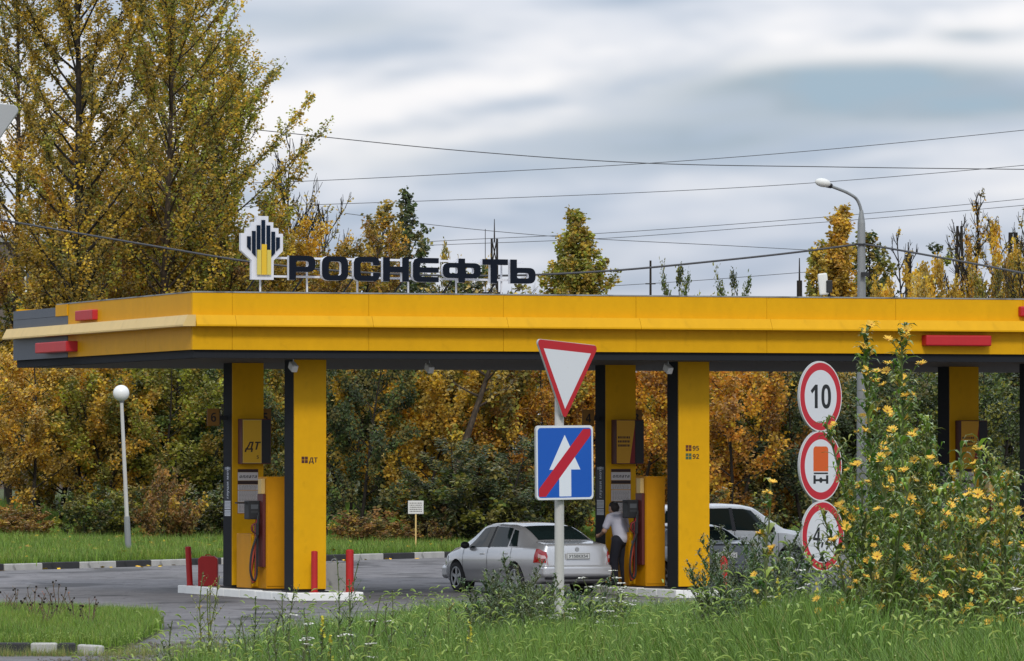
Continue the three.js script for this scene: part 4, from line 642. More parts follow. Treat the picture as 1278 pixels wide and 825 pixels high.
// ---------------------------------------------------------------- trees: tapered limbs, and leaves spread along the twigs
const LEAF = { gold: [0.74, 0.47, 0.025], amber: [0.74, 0.40, 0.015], orange: [0.66, 0.30, 0.015], rust: [0.34, 0.17, 0.03], ochre: [0.48, 0.315, 0.018], straw: [0.68, 0.50, 0.12], olive: [0.27, 0.26, 0.016], green: [0.10, 0.15, 0.014], deep: [0.042, 0.07, 0.010], lime: [0.37, 0.39, 0.025], dull: [0.21, 0.175, 0.025], grey: [0.30, 0.26, 0.13] };
function treeGeo(o) {
  const r = rng(o.seed), g01 = () => (r() + r() + r() - 1.5) / 1.5, limbs = [], leaves = [];
  const seg = (a, b, r0, r1, n) => limbs.push([a, b, r0, r1, n]);
  const path = (p, d, len, r0, r1, n, wig, lift, sides) => { const pts = [p.clone()]; let q = p.clone(), v = d.clone().normalize(); for (let i = 0; i < n; i++) { v.x += g01() * wig; v.z += g01() * wig; v.y += g01() * wig * 0.6 + lift; v.normalize(); const e = q.clone().addScaledVector(v, len / n); seg(q, e, r0 + (r1 - r0) * i / n, r0 + (r1 - r0) * (i + 1) / n, sides); q = e; pts.push(e); } return pts; };
  const on = (pts, t) => { const f = t * (pts.length - 1), i = Math.min(pts.length - 2, Math.floor(f)); return [pts[i].clone().lerp(pts[i + 1], f - i), pts[i + 1].clone().sub(pts[i]).normalize()]; };
  const spray = (pts, n, sp, pal) => { const c0 = pal[Math.floor(r() * pal.length)], bright = 0.6 + 0.7 * r(); for (let k = 0; k < n; k++) { const [p] = on(pts, 0.15 + 0.85 * r()); const c = r() < 0.7 ? c0 : pal[Math.floor(r() * pal.length)]; leaves.push([p.x + g01() * sp, p.y + g01() * sp - 0.05, p.z + g01() * sp, c, bright * (0.72 + 0.56 * r()), o.leaf * (0.55 + 0.5 * r() + 0.5 * r() * r())]); } };
  const stems = o.stems || 1;
  for (let s = 0; s < stems; s++) {
    const ang = r() * 6.28, off = stems > 1 ? 0.25 + 0.5 * r() : 0, H = o.h * (stems > 1 ? 1 - (o.vary || 0.25) + ((o.vary || 0.25) + 0.05) * r() : 1);
    const trunk = path(V(Math.cos(ang) * off, -0.2, Math.sin(ang) * off), V((o.lean || 0) + Math.cos(ang) * off * (o.fan || 0.35), 1, Math.sin(ang) * off * 0.35), H * 0.97, o.r / Math.sqrt(stems), o.r * 0.08, 12, o.wig || 0.06, 0.03, 7);
    const nb = Math.round(o.branches / stems);
    for (let b = 0; b < nb; b++) {
      const t = o.base + (0.985 - o.base) * ((b + r()) / nb), [p, dir] = on(trunk, t), a = b * 2.4 + r(), u = (t - o.base) / (1 - o.base), len = Math.max(0.35, o.spread * o.profile(u) * (0.7 + 0.6 * r()));
      const d = V(Math.cos(a), 0, Math.sin(a)).multiplyScalar(Math.cos(o.rise)).addScaledVector(dir, Math.sin(o.rise) + 0.25 * g01());
      const rb = (o.twigR || 0) + o.r * 0.34 * (1 - t * 0.75) / Math.sqrt(stems) + 0.006, limb = path(p, d, len, rb, 0.006, 5, 0.16, o.lift || 0.05, 5);
      const ns = Math.max(2, Math.round(len * o.twigs));
      for (let k = 0; k < ns; k++) {
        const tt = 0.2 + 0.8 * ((k + r()) / ns), [q, dd] = on(limb, tt), e = V(g01(), g01() * 0.8 + 0.35, g01()).addScaledVector(dd, 0.8), tl = (0.35 + 0.6 * r()) * Math.min(1.1, len * 0.5) * (1.15 - tt * 0.5) + 0.15;
        const tw = path(q, e, tl, (o.twigR || 0.007) + rb * 0.18, (o.twigR || 0.006) * 0.5, 3, 0.25, o.lift || 0.05, 3);
        if (o.fine) for (let f = 0; f < o.fine; f++) { const [fq, fd] = on(tw, 0.3 + 0.7 * r()); path(fq, V(g01(), g01() + 0.5, g01()).addScaledVector(fd, 0.7), tl * 0.6, o.twigR || 0.006, (o.twigR || 0.006) * 0.6, 2, 0.2, 0.06, 3); }
        if (r() < (o.fill ?? 1)) spray(tw, Math.round(o.perTwig * (0.6 + 0.8 * r())), o.scatter, o.palette(u, q, r));
      }
    }
  }
  // wood
  const pos = [], idx = [], uv = []; let vi = 0; const T = V(0, 0, 0), B = V(0, 0, 0), U = V(0, 1, 0), X = V(1, 0, 0);
  for (const [a, b, r0, r1, n] of limbs) { const d = b.clone().sub(a).normalize(); T.crossVectors(d, Math.abs(d.y) > 0.9 ? X : U).normalize(); B.crossVectors(d, T); for (const [c, rad] of [[a, r0], [b, r1]]) for (let i = 0; i < n; i++) { const w = i / n * 6.2832, cx = Math.cos(w) * rad, cy = Math.sin(w) * rad; pos.push(c.x + T.x * cx + B.x * cy, c.y + T.y * cx + B.y * cy, c.z + T.z * cx + B.z * cy); uv.push(i / n, c.y); } for (let i = 0; i < n; i++) { const j = (i + 1) % n; idx.push(vi + i, vi + n + i, vi + j, vi + j, vi + n + i, vi + n + j); } vi += 2 * n; }
  const wood = new THREE.BufferGeometry(); wood.setAttribute('position', new THREE.Float32BufferAttribute(pos, 3)); wood.setAttribute('uv', new THREE.Float32BufferAttribute(uv, 2)); wood.setIndex(idx); wood.computeVertexNormals();
  // leaves: small folded lozenges
  const N = leaves.length, lp = new Float32Array(N * 12), lc = new Float32Array(N * 12), li = new Uint32Array(N * 6), q = new THREE.Quaternion(), e = new THREE.Euler(), v = V(0, 0, 0), droop = o.droop ?? 0.5;
  leaves.forEach(([x, y, z, c, br, sz], i) => {
    q.setFromEuler(e.set((r() - 0.5) * 2.2 + droop, r() * 6.28, (r() - 0.5) * 2.2));
    const hw = sz * (o.broad || 0.34), pts = [[0, 0, 0], [hw, sz * 0.06, sz * 0.48], [0, -sz * 0.08, sz], [-hw, sz * 0.06, sz * 0.48]];
    pts.forEach((p, k) => { v.set(...p).applyQuaternion(q); lp[i * 12 + k * 3] = x + v.x; lp[i * 12 + k * 3 + 1] = y + v.y; lp[i * 12 + k * 3 + 2] = z + v.z; for (let w = 0; w < 3; w++) lc[i * 12 + k * 3 + w] = Math.min(0.9, c[w] * br); });
    li.set([i * 4, i * 4 + 1, i * 4 + 2, i * 4, i * 4 + 2, i * 4 + 3], i * 6);
  });
  const crown = new THREE.BufferGeometry(); crown.setAttribute('position', new THREE.BufferAttribute(lp, 3)); crown.setAttribute('color', new THREE.BufferAttribute(lc, 3)); crown.setIndex(new THREE.BufferAttribute(li, 1)); crown.computeVertexNormals();
  return { wood, crown, leaves: N };
}
const leafMat = new THREE.MeshPhysicalMaterial({ vertexColors: true, roughness: 0.9, transmission: 0.45, thickness: 0, side: THREE.DoubleSide });
let leafTotal = 0;
function makeTree(name, o, pos, label, category, group) {
  const t = treeGeo(o), g = thing(name, pos, label, category, group); leafTotal += t.leaves;
  part('trunk', t.wood, o.dark ? M.barkDark : M.bark, g); part('crown', t.crown, leafMat, g); return g;
}
const P = LEAF, pick = (...c) => () => c;
const round = (u) => Math.sin(Math.PI * Math.min(1, 0.16 + u * 0.80)) ** 0.8, cone = (u) => 1.05 - 0.9 * u, spindle = (u) => Math.sin(Math.PI * Math.min(1, 0.1 + u * 0.86)) ** 0.9;
const ground0 = (px, D) => { const p = at(px, 575, D); return [p.x, farH(p.x, p.z) - 0.05, p.z]; };

// tall aspens and poplars at the left, sky showing between the sprays
const aspen = (seed, h, spread, pal, extra = {}) => ({ seed, h, r: 0.15, branches: 84, base: 0.16, spread, rise: 0.75, twigs: 4.2, perTwig: 48, scatter: 0.24, leaf: 0.11, wig: 0.05, profile: spindle, palette: pick(...pal), ...extra });
makeTree('aspen_tree', aspen(101, 25, 4.2, [P.ochre, P.ochre, P.gold, P.ochre, P.dull, P.olive], { perTwig: 46, scatter: 0.2, dark: true, r: 0.19 }), ground0(92, 148), 'tallest golden brown aspen above the canopy end', 'tree', 'trees behind the station');
makeTree('aspen_tree', aspen(102, 22.5, 3.9, [P.ochre, P.olive, P.lime, P.ochre, P.gold], { perTwig: 32, scatter: 0.19 }), ground0(190, 152), 'olive and ochre aspen beside the tallest one, sky between its sprays', 'tree', 'trees behind the station');
makeTree('aspen_tree', aspen(103, 16.2, 4.0, [P.lime, P.olive, P.ochre, P.olive, P.gold], { perTwig: 34, scatter: 0.19 }), ground0(282, 156), 'loose yellow green aspen above the emblem', 'tree', 'trees behind the station');
makeTree('aspen_tree', aspen(104, 24, 4.0, [P.ochre, P.dull, P.olive, P.gold], { perTwig: 36, scatter: 0.2 }), ground0(10, 160), 'brownish aspen at the picture edge behind the tallest one', 'tree', 'trees behind the station');
makeTree('aspen_tree', aspen(106, 19.5, 3.8, [P.olive, P.lime, P.ochre, P.ochre], { perTwig: 26, scatter: 0.18 }), ground0(232, 166), 'olive aspen standing farther back above the emblem', 'tree', 'trees behind the station');
// middle layer at the left: golden willow-like bushes to half the height
const maple = (seed, h, spread, pal, extra = {}) => ({ seed, h, r: 0.13, stems: 3, fan: 0.5, branches: 42, base: 0.10, spread, rise: 0.55, twigs: 4.4, perTwig: 50, scatter: 0.27, leaf: 0.115, broad: 0.38, wig: 0.10, profile: round, dark: true, palette: pick(...pal), ...extra });
const fam = {
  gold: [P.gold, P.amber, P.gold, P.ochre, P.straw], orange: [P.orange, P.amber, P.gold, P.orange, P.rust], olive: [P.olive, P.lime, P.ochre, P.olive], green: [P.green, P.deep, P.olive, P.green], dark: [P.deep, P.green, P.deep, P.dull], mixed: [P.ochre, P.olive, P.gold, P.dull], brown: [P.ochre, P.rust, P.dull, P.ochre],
};
const proto = {};
const K = { gold: 'golden', orange: 'orange', olive: 'olive', green: 'green', dark: 'dark green', mixed: 'ochre and olive', brown: 'russet' };
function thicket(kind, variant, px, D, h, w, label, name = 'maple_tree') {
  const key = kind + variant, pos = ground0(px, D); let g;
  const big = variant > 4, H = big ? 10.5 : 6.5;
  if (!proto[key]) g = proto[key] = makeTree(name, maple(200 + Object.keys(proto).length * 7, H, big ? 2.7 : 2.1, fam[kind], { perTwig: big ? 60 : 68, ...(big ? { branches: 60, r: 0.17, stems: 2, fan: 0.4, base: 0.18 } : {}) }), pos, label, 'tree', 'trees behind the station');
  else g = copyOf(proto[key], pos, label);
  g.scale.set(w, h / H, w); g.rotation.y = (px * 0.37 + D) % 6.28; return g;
}
// front row along the verge (from the left edge to the right edge of the picture)
[
  ['gold', 0, 12, 139, 6.2, 1.0, 'golden box elder at the left edge of the verge'], ['mixed', 0, 62, 143, 6.0, 0.95, 'ochre box elder left of the globe lamp'], ['gold', 1, 118, 141, 6.1, 0.9, 'golden box elder just behind the globe lamp'],
  ['olive', 0, 172, 141, 6.0, 0.95, 'olive box elder to the side of the globe lamp'], ['green', 0, 236, 142, 6.2, 1.0, 'green box elder left of the diesel pump'], ['gold', 0, 214, 147, 6.6, 0.8, 'golden box elder behind the green one'],
  ['green', 0, 300, 146, 6.4, 0.9, 'green box elder seen between the diesel columns'], ['mixed', 0, 345, 143, 6.6, 0.8, 'ochre box elder seen between the diesel columns'], ['dark', 0, 426, 137.5, 6.4, 0.8, 'dark green box elder right of the diesel column'],
  ['gold', 1, 508, 138.5, 6.6, 0.95, 'bright golden box elder above the small notice board'], ['olive', 0, 556, 142, 6.2, 0.9, 'olive box elder with a bent trunk'], ['mixed', 0, 598, 140, 7.0, 0.9, 'pale ochre box elder behind the silver car'],
  ['dark', 0, 600, 136, 3.2, 0.8, 'low dark box elder behind the silver car roof'], ['orange', 0, 652, 139.5, 6.6, 0.9, 'orange box elder behind the blue road sign'], ['gold', 1, 715, 142, 5.6, 0.9, 'golden box elder behind the post of the blue sign'],
  ['orange', 0, 775, 140, 6.8, 0.9, 'orange box elder seen between the second pair of columns'], ['mixed', 0, 815, 144, 6.2, 0.9, 'ochre box elder seen between the second pair of columns'], ['orange', 0, 896, 139, 6.9, 1.0, 'orange box elder right of the second column'],
  ['gold', 0, 942, 143, 6.6, 0.9, 'golden box elder behind the white car'], ['green', 0, 972, 143, 6.2, 0.9, 'green box elder behind the round signs'], ['dark', 0, 1030, 140, 6.2, 0.95, 'dark green box elder behind the street lamp pole'],
  ['dark', 0, 1092, 143, 6.5, 1.0, 'dark green box elder behind the tall yellow flowers'], ['green', 0, 1158, 143, 6.4, 1.0, 'green box elder left of the third pump'], ['green', 0, 1246, 141, 6.4, 1.0, 'green box elder at the right edge of the verge'], ['dark', 0, 1290, 147, 6.6, 0.9, 'dark green box elder cut by the right picture edge'],
].forEach((a) => thicket(...a));
// second, taller row at the left which shows above the canopy end and behind the emblem
[
  ['brown', 5, 40, 152, 11.0, 1.0, 'russet box elder above the slate end of the canopy'], ['gold', 5, 128, 155, 12.6, 1.1, 'large golden box elder above the canopy end'], ['mixed', 5, 205, 158, 11.2, 1.05, 'ochre box elder left of the emblem'], ['gold', 5, 262, 156, 12.4, 0.95, 'golden box elder whose top reaches the emblem'],
  ['brown', 5, 385, 158, 10.8, 0.9, 'russet box elder behind the first rooftop letters'], ['gold', 5, 440, 160, 10.4, 0.85, 'golden box elder behind the middle rooftop letters'], ['mixed', 5, 335, 160, 10.4, 0.9, 'ochre box elder right of the emblem'], ['mixed', 5, 500, 160, 8.9, 0.75, 'ochre box elder below the dark poplar top'],
].forEach((a) => thicket(...a));
// third row in the shade behind, closing the gaps down to the ground
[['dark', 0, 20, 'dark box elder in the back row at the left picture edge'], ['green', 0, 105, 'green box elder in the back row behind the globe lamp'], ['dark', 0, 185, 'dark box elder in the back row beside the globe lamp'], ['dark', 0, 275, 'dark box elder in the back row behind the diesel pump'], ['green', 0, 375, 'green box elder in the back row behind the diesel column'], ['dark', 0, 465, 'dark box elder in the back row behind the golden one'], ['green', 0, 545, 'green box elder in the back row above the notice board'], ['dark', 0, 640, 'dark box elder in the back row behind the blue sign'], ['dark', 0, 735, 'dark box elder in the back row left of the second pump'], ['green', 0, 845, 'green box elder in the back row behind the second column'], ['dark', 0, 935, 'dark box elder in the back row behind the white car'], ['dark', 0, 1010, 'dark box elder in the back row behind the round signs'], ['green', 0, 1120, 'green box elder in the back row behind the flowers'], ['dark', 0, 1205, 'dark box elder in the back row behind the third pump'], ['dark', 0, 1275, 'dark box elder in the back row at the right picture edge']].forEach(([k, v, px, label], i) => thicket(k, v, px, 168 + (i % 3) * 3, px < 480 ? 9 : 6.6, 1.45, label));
// undergrowth at the foot of the trees
const bushProto = {};
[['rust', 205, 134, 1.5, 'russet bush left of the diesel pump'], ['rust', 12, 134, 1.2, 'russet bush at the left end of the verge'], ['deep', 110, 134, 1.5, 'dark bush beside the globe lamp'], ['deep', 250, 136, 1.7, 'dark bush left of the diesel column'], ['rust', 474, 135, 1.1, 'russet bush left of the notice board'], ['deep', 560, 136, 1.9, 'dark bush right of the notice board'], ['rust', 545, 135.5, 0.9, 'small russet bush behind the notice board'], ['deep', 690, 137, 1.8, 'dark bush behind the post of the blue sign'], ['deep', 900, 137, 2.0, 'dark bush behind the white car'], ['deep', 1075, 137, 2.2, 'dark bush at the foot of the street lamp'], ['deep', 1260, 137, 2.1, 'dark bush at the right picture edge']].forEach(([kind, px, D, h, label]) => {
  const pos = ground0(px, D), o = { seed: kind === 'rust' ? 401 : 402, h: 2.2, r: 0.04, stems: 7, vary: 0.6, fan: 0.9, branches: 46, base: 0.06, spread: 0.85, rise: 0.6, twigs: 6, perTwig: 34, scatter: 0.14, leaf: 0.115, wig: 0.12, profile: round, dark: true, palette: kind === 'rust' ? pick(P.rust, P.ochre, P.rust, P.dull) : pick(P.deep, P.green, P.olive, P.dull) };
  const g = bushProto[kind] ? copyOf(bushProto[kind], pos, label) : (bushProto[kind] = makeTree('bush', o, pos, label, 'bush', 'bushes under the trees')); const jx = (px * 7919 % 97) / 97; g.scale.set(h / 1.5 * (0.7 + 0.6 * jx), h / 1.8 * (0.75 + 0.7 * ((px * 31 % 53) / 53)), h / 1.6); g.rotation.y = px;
});
// farther trees whose tops rise above the canopy roof
const far = (px, D, topY, k = 1.03) => { const b = at(px, 575, D); return { pos: [b.x, -0.3, b.z], h: (at(0, topY, D).y + 0.3) * k }; };
{
  let f = far(518, 185, 243, 1.05); makeTree('poplar_tree', { seed: 301, h: f.h, r: 0.2, branches: 46, base: 0.35, spread: 1.35, rise: 0.95, twigs: 3.4, perTwig: 22, scatter: 0.2, leaf: 0.17, broad: 0.4, wig: 0.05, profile: spindle, dark: true, palette: pick(P.deep, P.deep, P.green, P.dull) }, f.pos, 'dark loose poplar top behind the middle rooftop letters', 'tree', 'trees behind the roof');
  f = far(714, 190, 257); makeTree('poplar_tree', { seed: 302, h: f.h, r: 0.2, branches: 120, base: 0.3, spread: 1.55, rise: 0.6, twigs: 5.2, perTwig: 34, scatter: 0.22, leaf: 0.16, wig: 0.03, profile: (u) => Math.min(1, (1 - u) * 2.2 + 0.02), dark: true, palette: pick(P.ochre, P.olive, P.ochre, P.olive, P.lime) }, f.pos, 'pointed ochre poplar standing alone above the roof', 'tree', 'trees behind the roof');
  f = far(1038, 180, 256); makeTree('poplar_tree', { seed: 303, h: f.h, r: 0.2, branches: 64, base: 0.35, spread: 1.35, rise: 1.0, twigs: 4.4, perTwig: 44, scatter: 0.2, leaf: 0.15, wig: 0.04, profile: spindle, palette: pick(P.gold, P.ochre, P.amber, P.ochre) }, f.pos, 'golden poplar left of the street lamp', 'tree', 'trees behind the roof');
  f = far(1014, 178, 300); makeTree('poplar_tree', { seed: 304, h: f.h, r: 0.15, branches: 40, base: 0.4, spread: 0.9, rise: 0.9, twigs: 4, perTwig: 40, scatter: 0.2, leaf: 0.15, wig: 0.05, profile: spindle, palette: pick(P.gold, P.olive, P.ochre) }, f.pos, 'lower golden poplar beside the roof floodlight', 'tree', 'trees behind the roof');
  f = far(1100, 182, 283); makeTree('poplar_tree', { seed: 305, h: f.h, r: 0.18, branches: 50, base: 0.4, spread: 1.3, rise: 0.8, twigs: 3.6, perTwig: 30, scatter: 0.22, leaf: 0.16, wig: 0.07, profile: spindle, dark: true, palette: pick(P.olive, P.dull, P.ochre, P.deep) }, f.pos, 'thin olive tree right of the street lamp', 'tree', 'trees behind the roof');
  f = far(1128, 178, 336, 1.1); makeTree('bush_tree', { seed: 306, h: f.h, r: 0.12, stems: 3, fan: 0.12, branches: 44, base: 0.3, spread: 1.1, rise: 0.7, twigs: 4, perTwig: 46, scatter: 0.22, leaf: 0.14, wig: 0.07, profile: round, dark: true, palette: pick(P.green, P.deep, P.lime) }, f.pos, 'green bushy tree top at the roof edge', 'tree', 'trees behind the roof');
  // nearly bare ones
  const bare = (seed, h, spread, pal, fill, extra = {}) => ({ seed, h, r: 0.16, branches: 44, base: 0.25, spread, rise: 0.95, twigs: 3.4, fine: 3, twigR: 0.013, perTwig: 16, scatter: 0.2, leaf: 0.13, wig: 0.08, profile: spindle, dark: true, fill, palette: pick(...pal), ...extra });
  f = far(1166, 180, 252, 1.12); makeTree('bare_tree', bare(311, f.h, 1.5, [P.gold, P.ochre], 0.12, { stems: 2, fan: 0.12 }), f.pos, 'bare tree between the dark mast and the lattice mast', 'tree', 'trees behind the roof');
  f = far(1238, 178, 244, 1.04); makeTree('bare_tree', bare(312, f.h, 2.0, [P.ochre, P.amber, P.rust, P.dull], 0.55, { perTwig: 16, stems: 2, fan: 0.1 }), f.pos, 'half bare rusty tree right of the lattice mast', 'tree', 'trees behind the roof');
  f = far(1275, 172, 262, 1.04); makeTree('bare_tree', bare(313, f.h, 1.6, [P.ochre, P.dull], 0.2, {}), f.pos, 'bare tree at the right picture edge', 'tree', 'trees behind the roof');
  f = far(392, 175, 232, 1.22); makeTree('bare_tree', bare(314, f.h, 2.2, [P.straw, P.ochre], 0.3, { stems: 3, fan: 0.15, perTwig: 12 }), f.pos, 'pale bare tree right of the emblem', 'tree', 'trees behind the roof');
  f = far(358, 178, 250, 1.22); makeTree('bare_tree', bare(315, f.h, 1.6, [P.straw, P.ochre, P.dull], 0.4, { stems: 2, fan: 0.12 }), f.pos, 'thin half bare tree just behind the emblem', 'tree', 'trees behind the roof');
  f = far(466, 178, 250); makeTree('poplar_tree', { seed: 316, h: f.h, r: 0.16, branches: 56, base: 0.3, spread: 1.4, rise: 0.9, twigs: 4, perTwig: 34, scatter: 0.2, leaf: 0.14, wig: 0.05, profile: spindle, dark: true, palette: pick(P.ochre, P.amber, P.ochre, P.dull) }, f.pos, 'ochre poplar left of the dark poplar top', 'tree', 'trees behind the roof');
  // low golden growth between them, just over the roof edge
  [[1165, 176, 338], [1205, 176, 330], [1245, 175, 326], [1285, 174, 330], [885, 190, 362], [945, 192, 366], [860, 195, 366], [560, 176, 330]].forEach(([px, D, ty], i) => { const q = far(px, D, ty), g = copyOf(proto[['gold0', 'gold1', 'mixed0', 'gold0', 'green0', 'green0', 'olive0', 'mixed0'][i]], q.pos, ['golden bush top left of the lattice mast', 'golden bush top right of the lattice mast', 'ochre bush top under the half bare tree', 'golden bush top at the right picture edge', 'small green tree top just over the roof edge', 'faint green tree top beside the short mast', 'small olive tree top over the roof edge', 'ochre tree top behind the letter Ф'][i], 'trees behind the roof'); g.name = g.name; g.scale.set(i < 4 ? 0.85 : 0.55, q.h / 6.0, 0.7); g.rotation.y = i; });
}
// the bent trunk that shows in the gap of the foliage, and the dark old trunk at the left
{
  const g = makeTree('old_tree', { seed: 331, h: 8.2, r: 0.17, lean: 0.42, branches: 16, base: 0.55, spread: 2.0, rise: 0.5, twigs: 3.4, fine: 3, perTwig: 16, scatter: 0.25, leaf: 0.14, wig: 0.10, profile: round, palette: pick(P.straw, P.olive, P.grey, P.ochre) }, ground0(527, 136.5), 'leaning bare trunk behind the notice board with thin pale twigs', 'tree', 'trees behind the station');
}
// ---------------------------------------------------------------- grass
const bladeMat = new THREE.MeshPhysicalMaterial({ vertexColors: true, roughness: 0.75, transmission: 0.25, thickness: 0, side: THREE.DoubleSide });
function ribbon(out, p, dir, len, w, bend, col, tip, segs = 3) {         // one blade: a narrow strip that arches over
  const side = V(-dir.z, 0, dir.x), base = out.pos.length / 3; let q = p.clone(), ang = 0.05;
  for (let i = 0; i <= segs; i++) { const t = i / segs, ww = w * (1 - t * 0.92); out.pos.push(q.x - side.x * ww, q.y, q.z - side.z * ww, q.x + side.x * ww, q.y, q.z + side.z * ww); for (let k = 0; k < 2; k++) out.col.push(...col.map((c, j) => c + (tip[j] - c) * t * t)); const st = len / segs; q = q.clone().add(V(dir.x * Math.sin(ang) * st, Math.cos(ang) * st, dir.z * Math.sin(ang) * st)); ang += bend / segs; }
  for (let i = 0; i < segs; i++) { const a = base + i * 2; out.idx.push(a, a + 1, a + 2, a + 1, a + 3, a + 2); }
  return q;
}
const newOut = () => ({ pos: [], col: [], idx: [] });
function outGeo(o) { const g = new THREE.BufferGeometry(); g.setAttribute('position', new THREE.Float32BufferAttribute(o.pos, 3)); g.setAttribute('color', new THREE.Float32BufferAttribute(o.col, 3)); g.setIndex(o.idx); g.computeVertexNormals(); return g; }
const GRASS = { a: [0.075, 0.165, 0.010], b: [0.12, 0.24, 0.016], c: [0.040, 0.105, 0.008], tip: [0.20, 0.33, 0.035], dry: L3(160, 150, 84), seed: L3(150, 172, 84) };
function tuft(seed, n, h, w, spread, heads, pal) {
  const r = rng(seed), o = newOut();
  for (let i = 0; i < n; i++) {
    const a = r() * 6.28, d = V(Math.cos(a), 0, Math.sin(a)), p = V((r() - 0.5) * spread, -0.03, (r() - 0.5) * spread), c = pal[Math.floor(r() * pal.length)], k = 0.8 + 0.4 * r();
    const head = i < heads, L = h * (head ? 0.95 + 0.35 * r() : 0.45 + 0.6 * r()), e = ribbon(o, p, d, L, head ? w * 0.35 : w * (0.7 + 0.6 * r()), head ? 0.4 + 0.4 * r() : 0.25 + 1.0 * r(), c.map((v) => v * k), r() < 0.18 ? GRASS.dry : GRASS.tip.map((v, j) => (v + c[j]) / 2), head ? 4 : 3);
    if (head) { const dd = V(d.x, 0, d.z); for (const rot of [0, 1]) { const b = o.pos.length / 3, s = rot ? V(0, 1, 0) : V(-d.z, 0, d.x); let q = e.clone(), ang = 0.7; for (let t = 0; t <= 4; t++) { const ww = w * 0.95 * [0.5, 1, 1, 0.75, 0.15][t]; o.pos.push(q.x - s.x * ww, q.y - s.y * ww, q.z - s.z * ww, q.x + s.x * ww, q.y + s.y * ww, q.z + s.z * ww); o.col.push(...GRASS.seed, ...GRASS.seed); q = q.clone().add(V(dd.x * Math.sin(ang) * 0.015, Math.cos(ang) * 0.015, dd.z * Math.sin(ang) * 0.015)); ang += 0.38; } for (let t = 0; t < 4; t++) { const x = b + t * 2; o.idx.push(x, x + 1, x + 2, x + 1, x + 3, x + 2); } } }
  }
  return outGeo(o);
}
function sow(name, label, geos, n, seed, place) {
  const r = rng(seed), lists = geos.map(() => []);
  for (let i = 0, tries = 0; i < n && tries < n * 12; tries++) { const s = place(r); if (!s) continue; lists[Math.floor(r() * geos.length)].push(s); i++; }
  geos.forEach((g, k) => { const L = lists[k], im = new THREE.InstancedMesh(g, bladeMat, L.length), m = new THREE.Matrix4(), q = new THREE.Quaternion(), c = new THREE.Color(); L.forEach(([x, y, z, s, tint, tall], i) => { q.setFromAxisAngle(V(0, 1, 0), (i * 2.399) % 6.283); m.compose(V(x, y, z), q, V(s, s * (tall || 1), s)); im.setMatrixAt(i, m); im.setColorAt(i, c.setRGB(...tint)); }); im.name = numbered(name); im.castShadow = im.receiveShadow = true; scene.add(im); tag(im, label[k % label.length], 'grass', null, 'stuff'); });
}
const patchTint = (x, z, r) => { const n = fbm(x * 0.5, 3, z * 0.3, 3), k = 0.86 + 0.28 * r(), y = Math.max(0, n) * 1.0; return [k * (1 + y * 0.7), k * (1 + y * 0.25), k * (1 - y * 0.1)]; };
{
  const near = [1, 2, 3, 4].map((s) => tuft(500 + s, 34, 0.58, 0.0055, 0.30, s < 2 ? 1 : 0, [GRASS.a, GRASS.b, GRASS.c]));
  sow('tall_grass', ['tall green grass with pale bent seed heads on the near bank', 'tall green grass of the near bank between the seed heads', 'tall thin grass on the near bank below the signs', 'fresh long grass blades along the near bank'], near, 20000, 61, (r) => {
    const d = 21 + 42 * r() ** 1.25, x = (r() * 2 - 1) * (0.125 * d + 0.5), inside = x - bankEdge(d); if (inside < -0.5 || r() > smooth(-0.6, 1.0, inside) + 0.1) return null;
    return [x, bankH(x, -d), -d, 0.8 + 0.4 * r(), patchTint(x, -d, r), (0.98 - 0.06 * smooth(-1, 3, x)) * (0.95 + 0.5 * fbm(x * 0.9, 7, d * 0.5, 2)) * (1 - 0.45 * smooth(36, 52, d))];
  });
  const short = [1, 2, 3].map((s) => tuft(520 + s, 22, 0.27, 0.006, 0.28, 0, [[0.10, 0.20, 0.006], [0.155, 0.28, 0.008], [0.065, 0.14, 0.005]]));
  sow('verge_grass', ['green grass of the far verge in front of the trees', 'longer grass of the far verge', 'grass along the far kerb'], short, 26000, 62, (r) => {
    const s = -6 + r() * 62, t = 0.25 + r() ** 1.3 * 30, x = KA.x + KD.x * s + KN.x * t, z = KA.z + KD.z * s + KN.z * t; if (Math.abs(x) > -z * 0.118) return null; return [x, farH(x, z), z, 0.9 + 0.7 * r(), patchTint(x, z, r), 0.75 + 0.35 * r() + 1.1 * smooth(12, 22, t)];
  });
  sow('island_grass', ['green grass of the small traffic island', 'short grass on the traffic island mound', 'grass at the rim of the traffic island'], short, 6000, 63, (r) => { const d = 65.4 + r() * 13.5, x = -9.5 + r() * 4.4; if (islH(x, -d) < 0.08) return null; return [x, islH(x, -d), -d, 0.6 + 0.35 * r(), patchTint(x, -d, r), 0.8 + 0.3 * r()]; });
  const dryT = [1].map((s) => tuft(540 + s, 12, 0.22, 0.005, 0.25, 1, [GRASS.dry, GRASS.a, L3(120, 110, 60)]));
  sow('dry_grass', ['sparse dry grass growing at the kerbs and in the gravel'], dryT, 900, 64, (r) => { const k = r(); let x, z, y = 0; if (k < 0.5) { x = -9 + r() * 4.2; z = -64.9 + r() * 0.5; } else { z = -(58 + r() * 9); x = -5.4 + r() * 2.6; } return [x, y, z, 0.4 + 0.6 * r(), [1, 1, 1]]; });
}

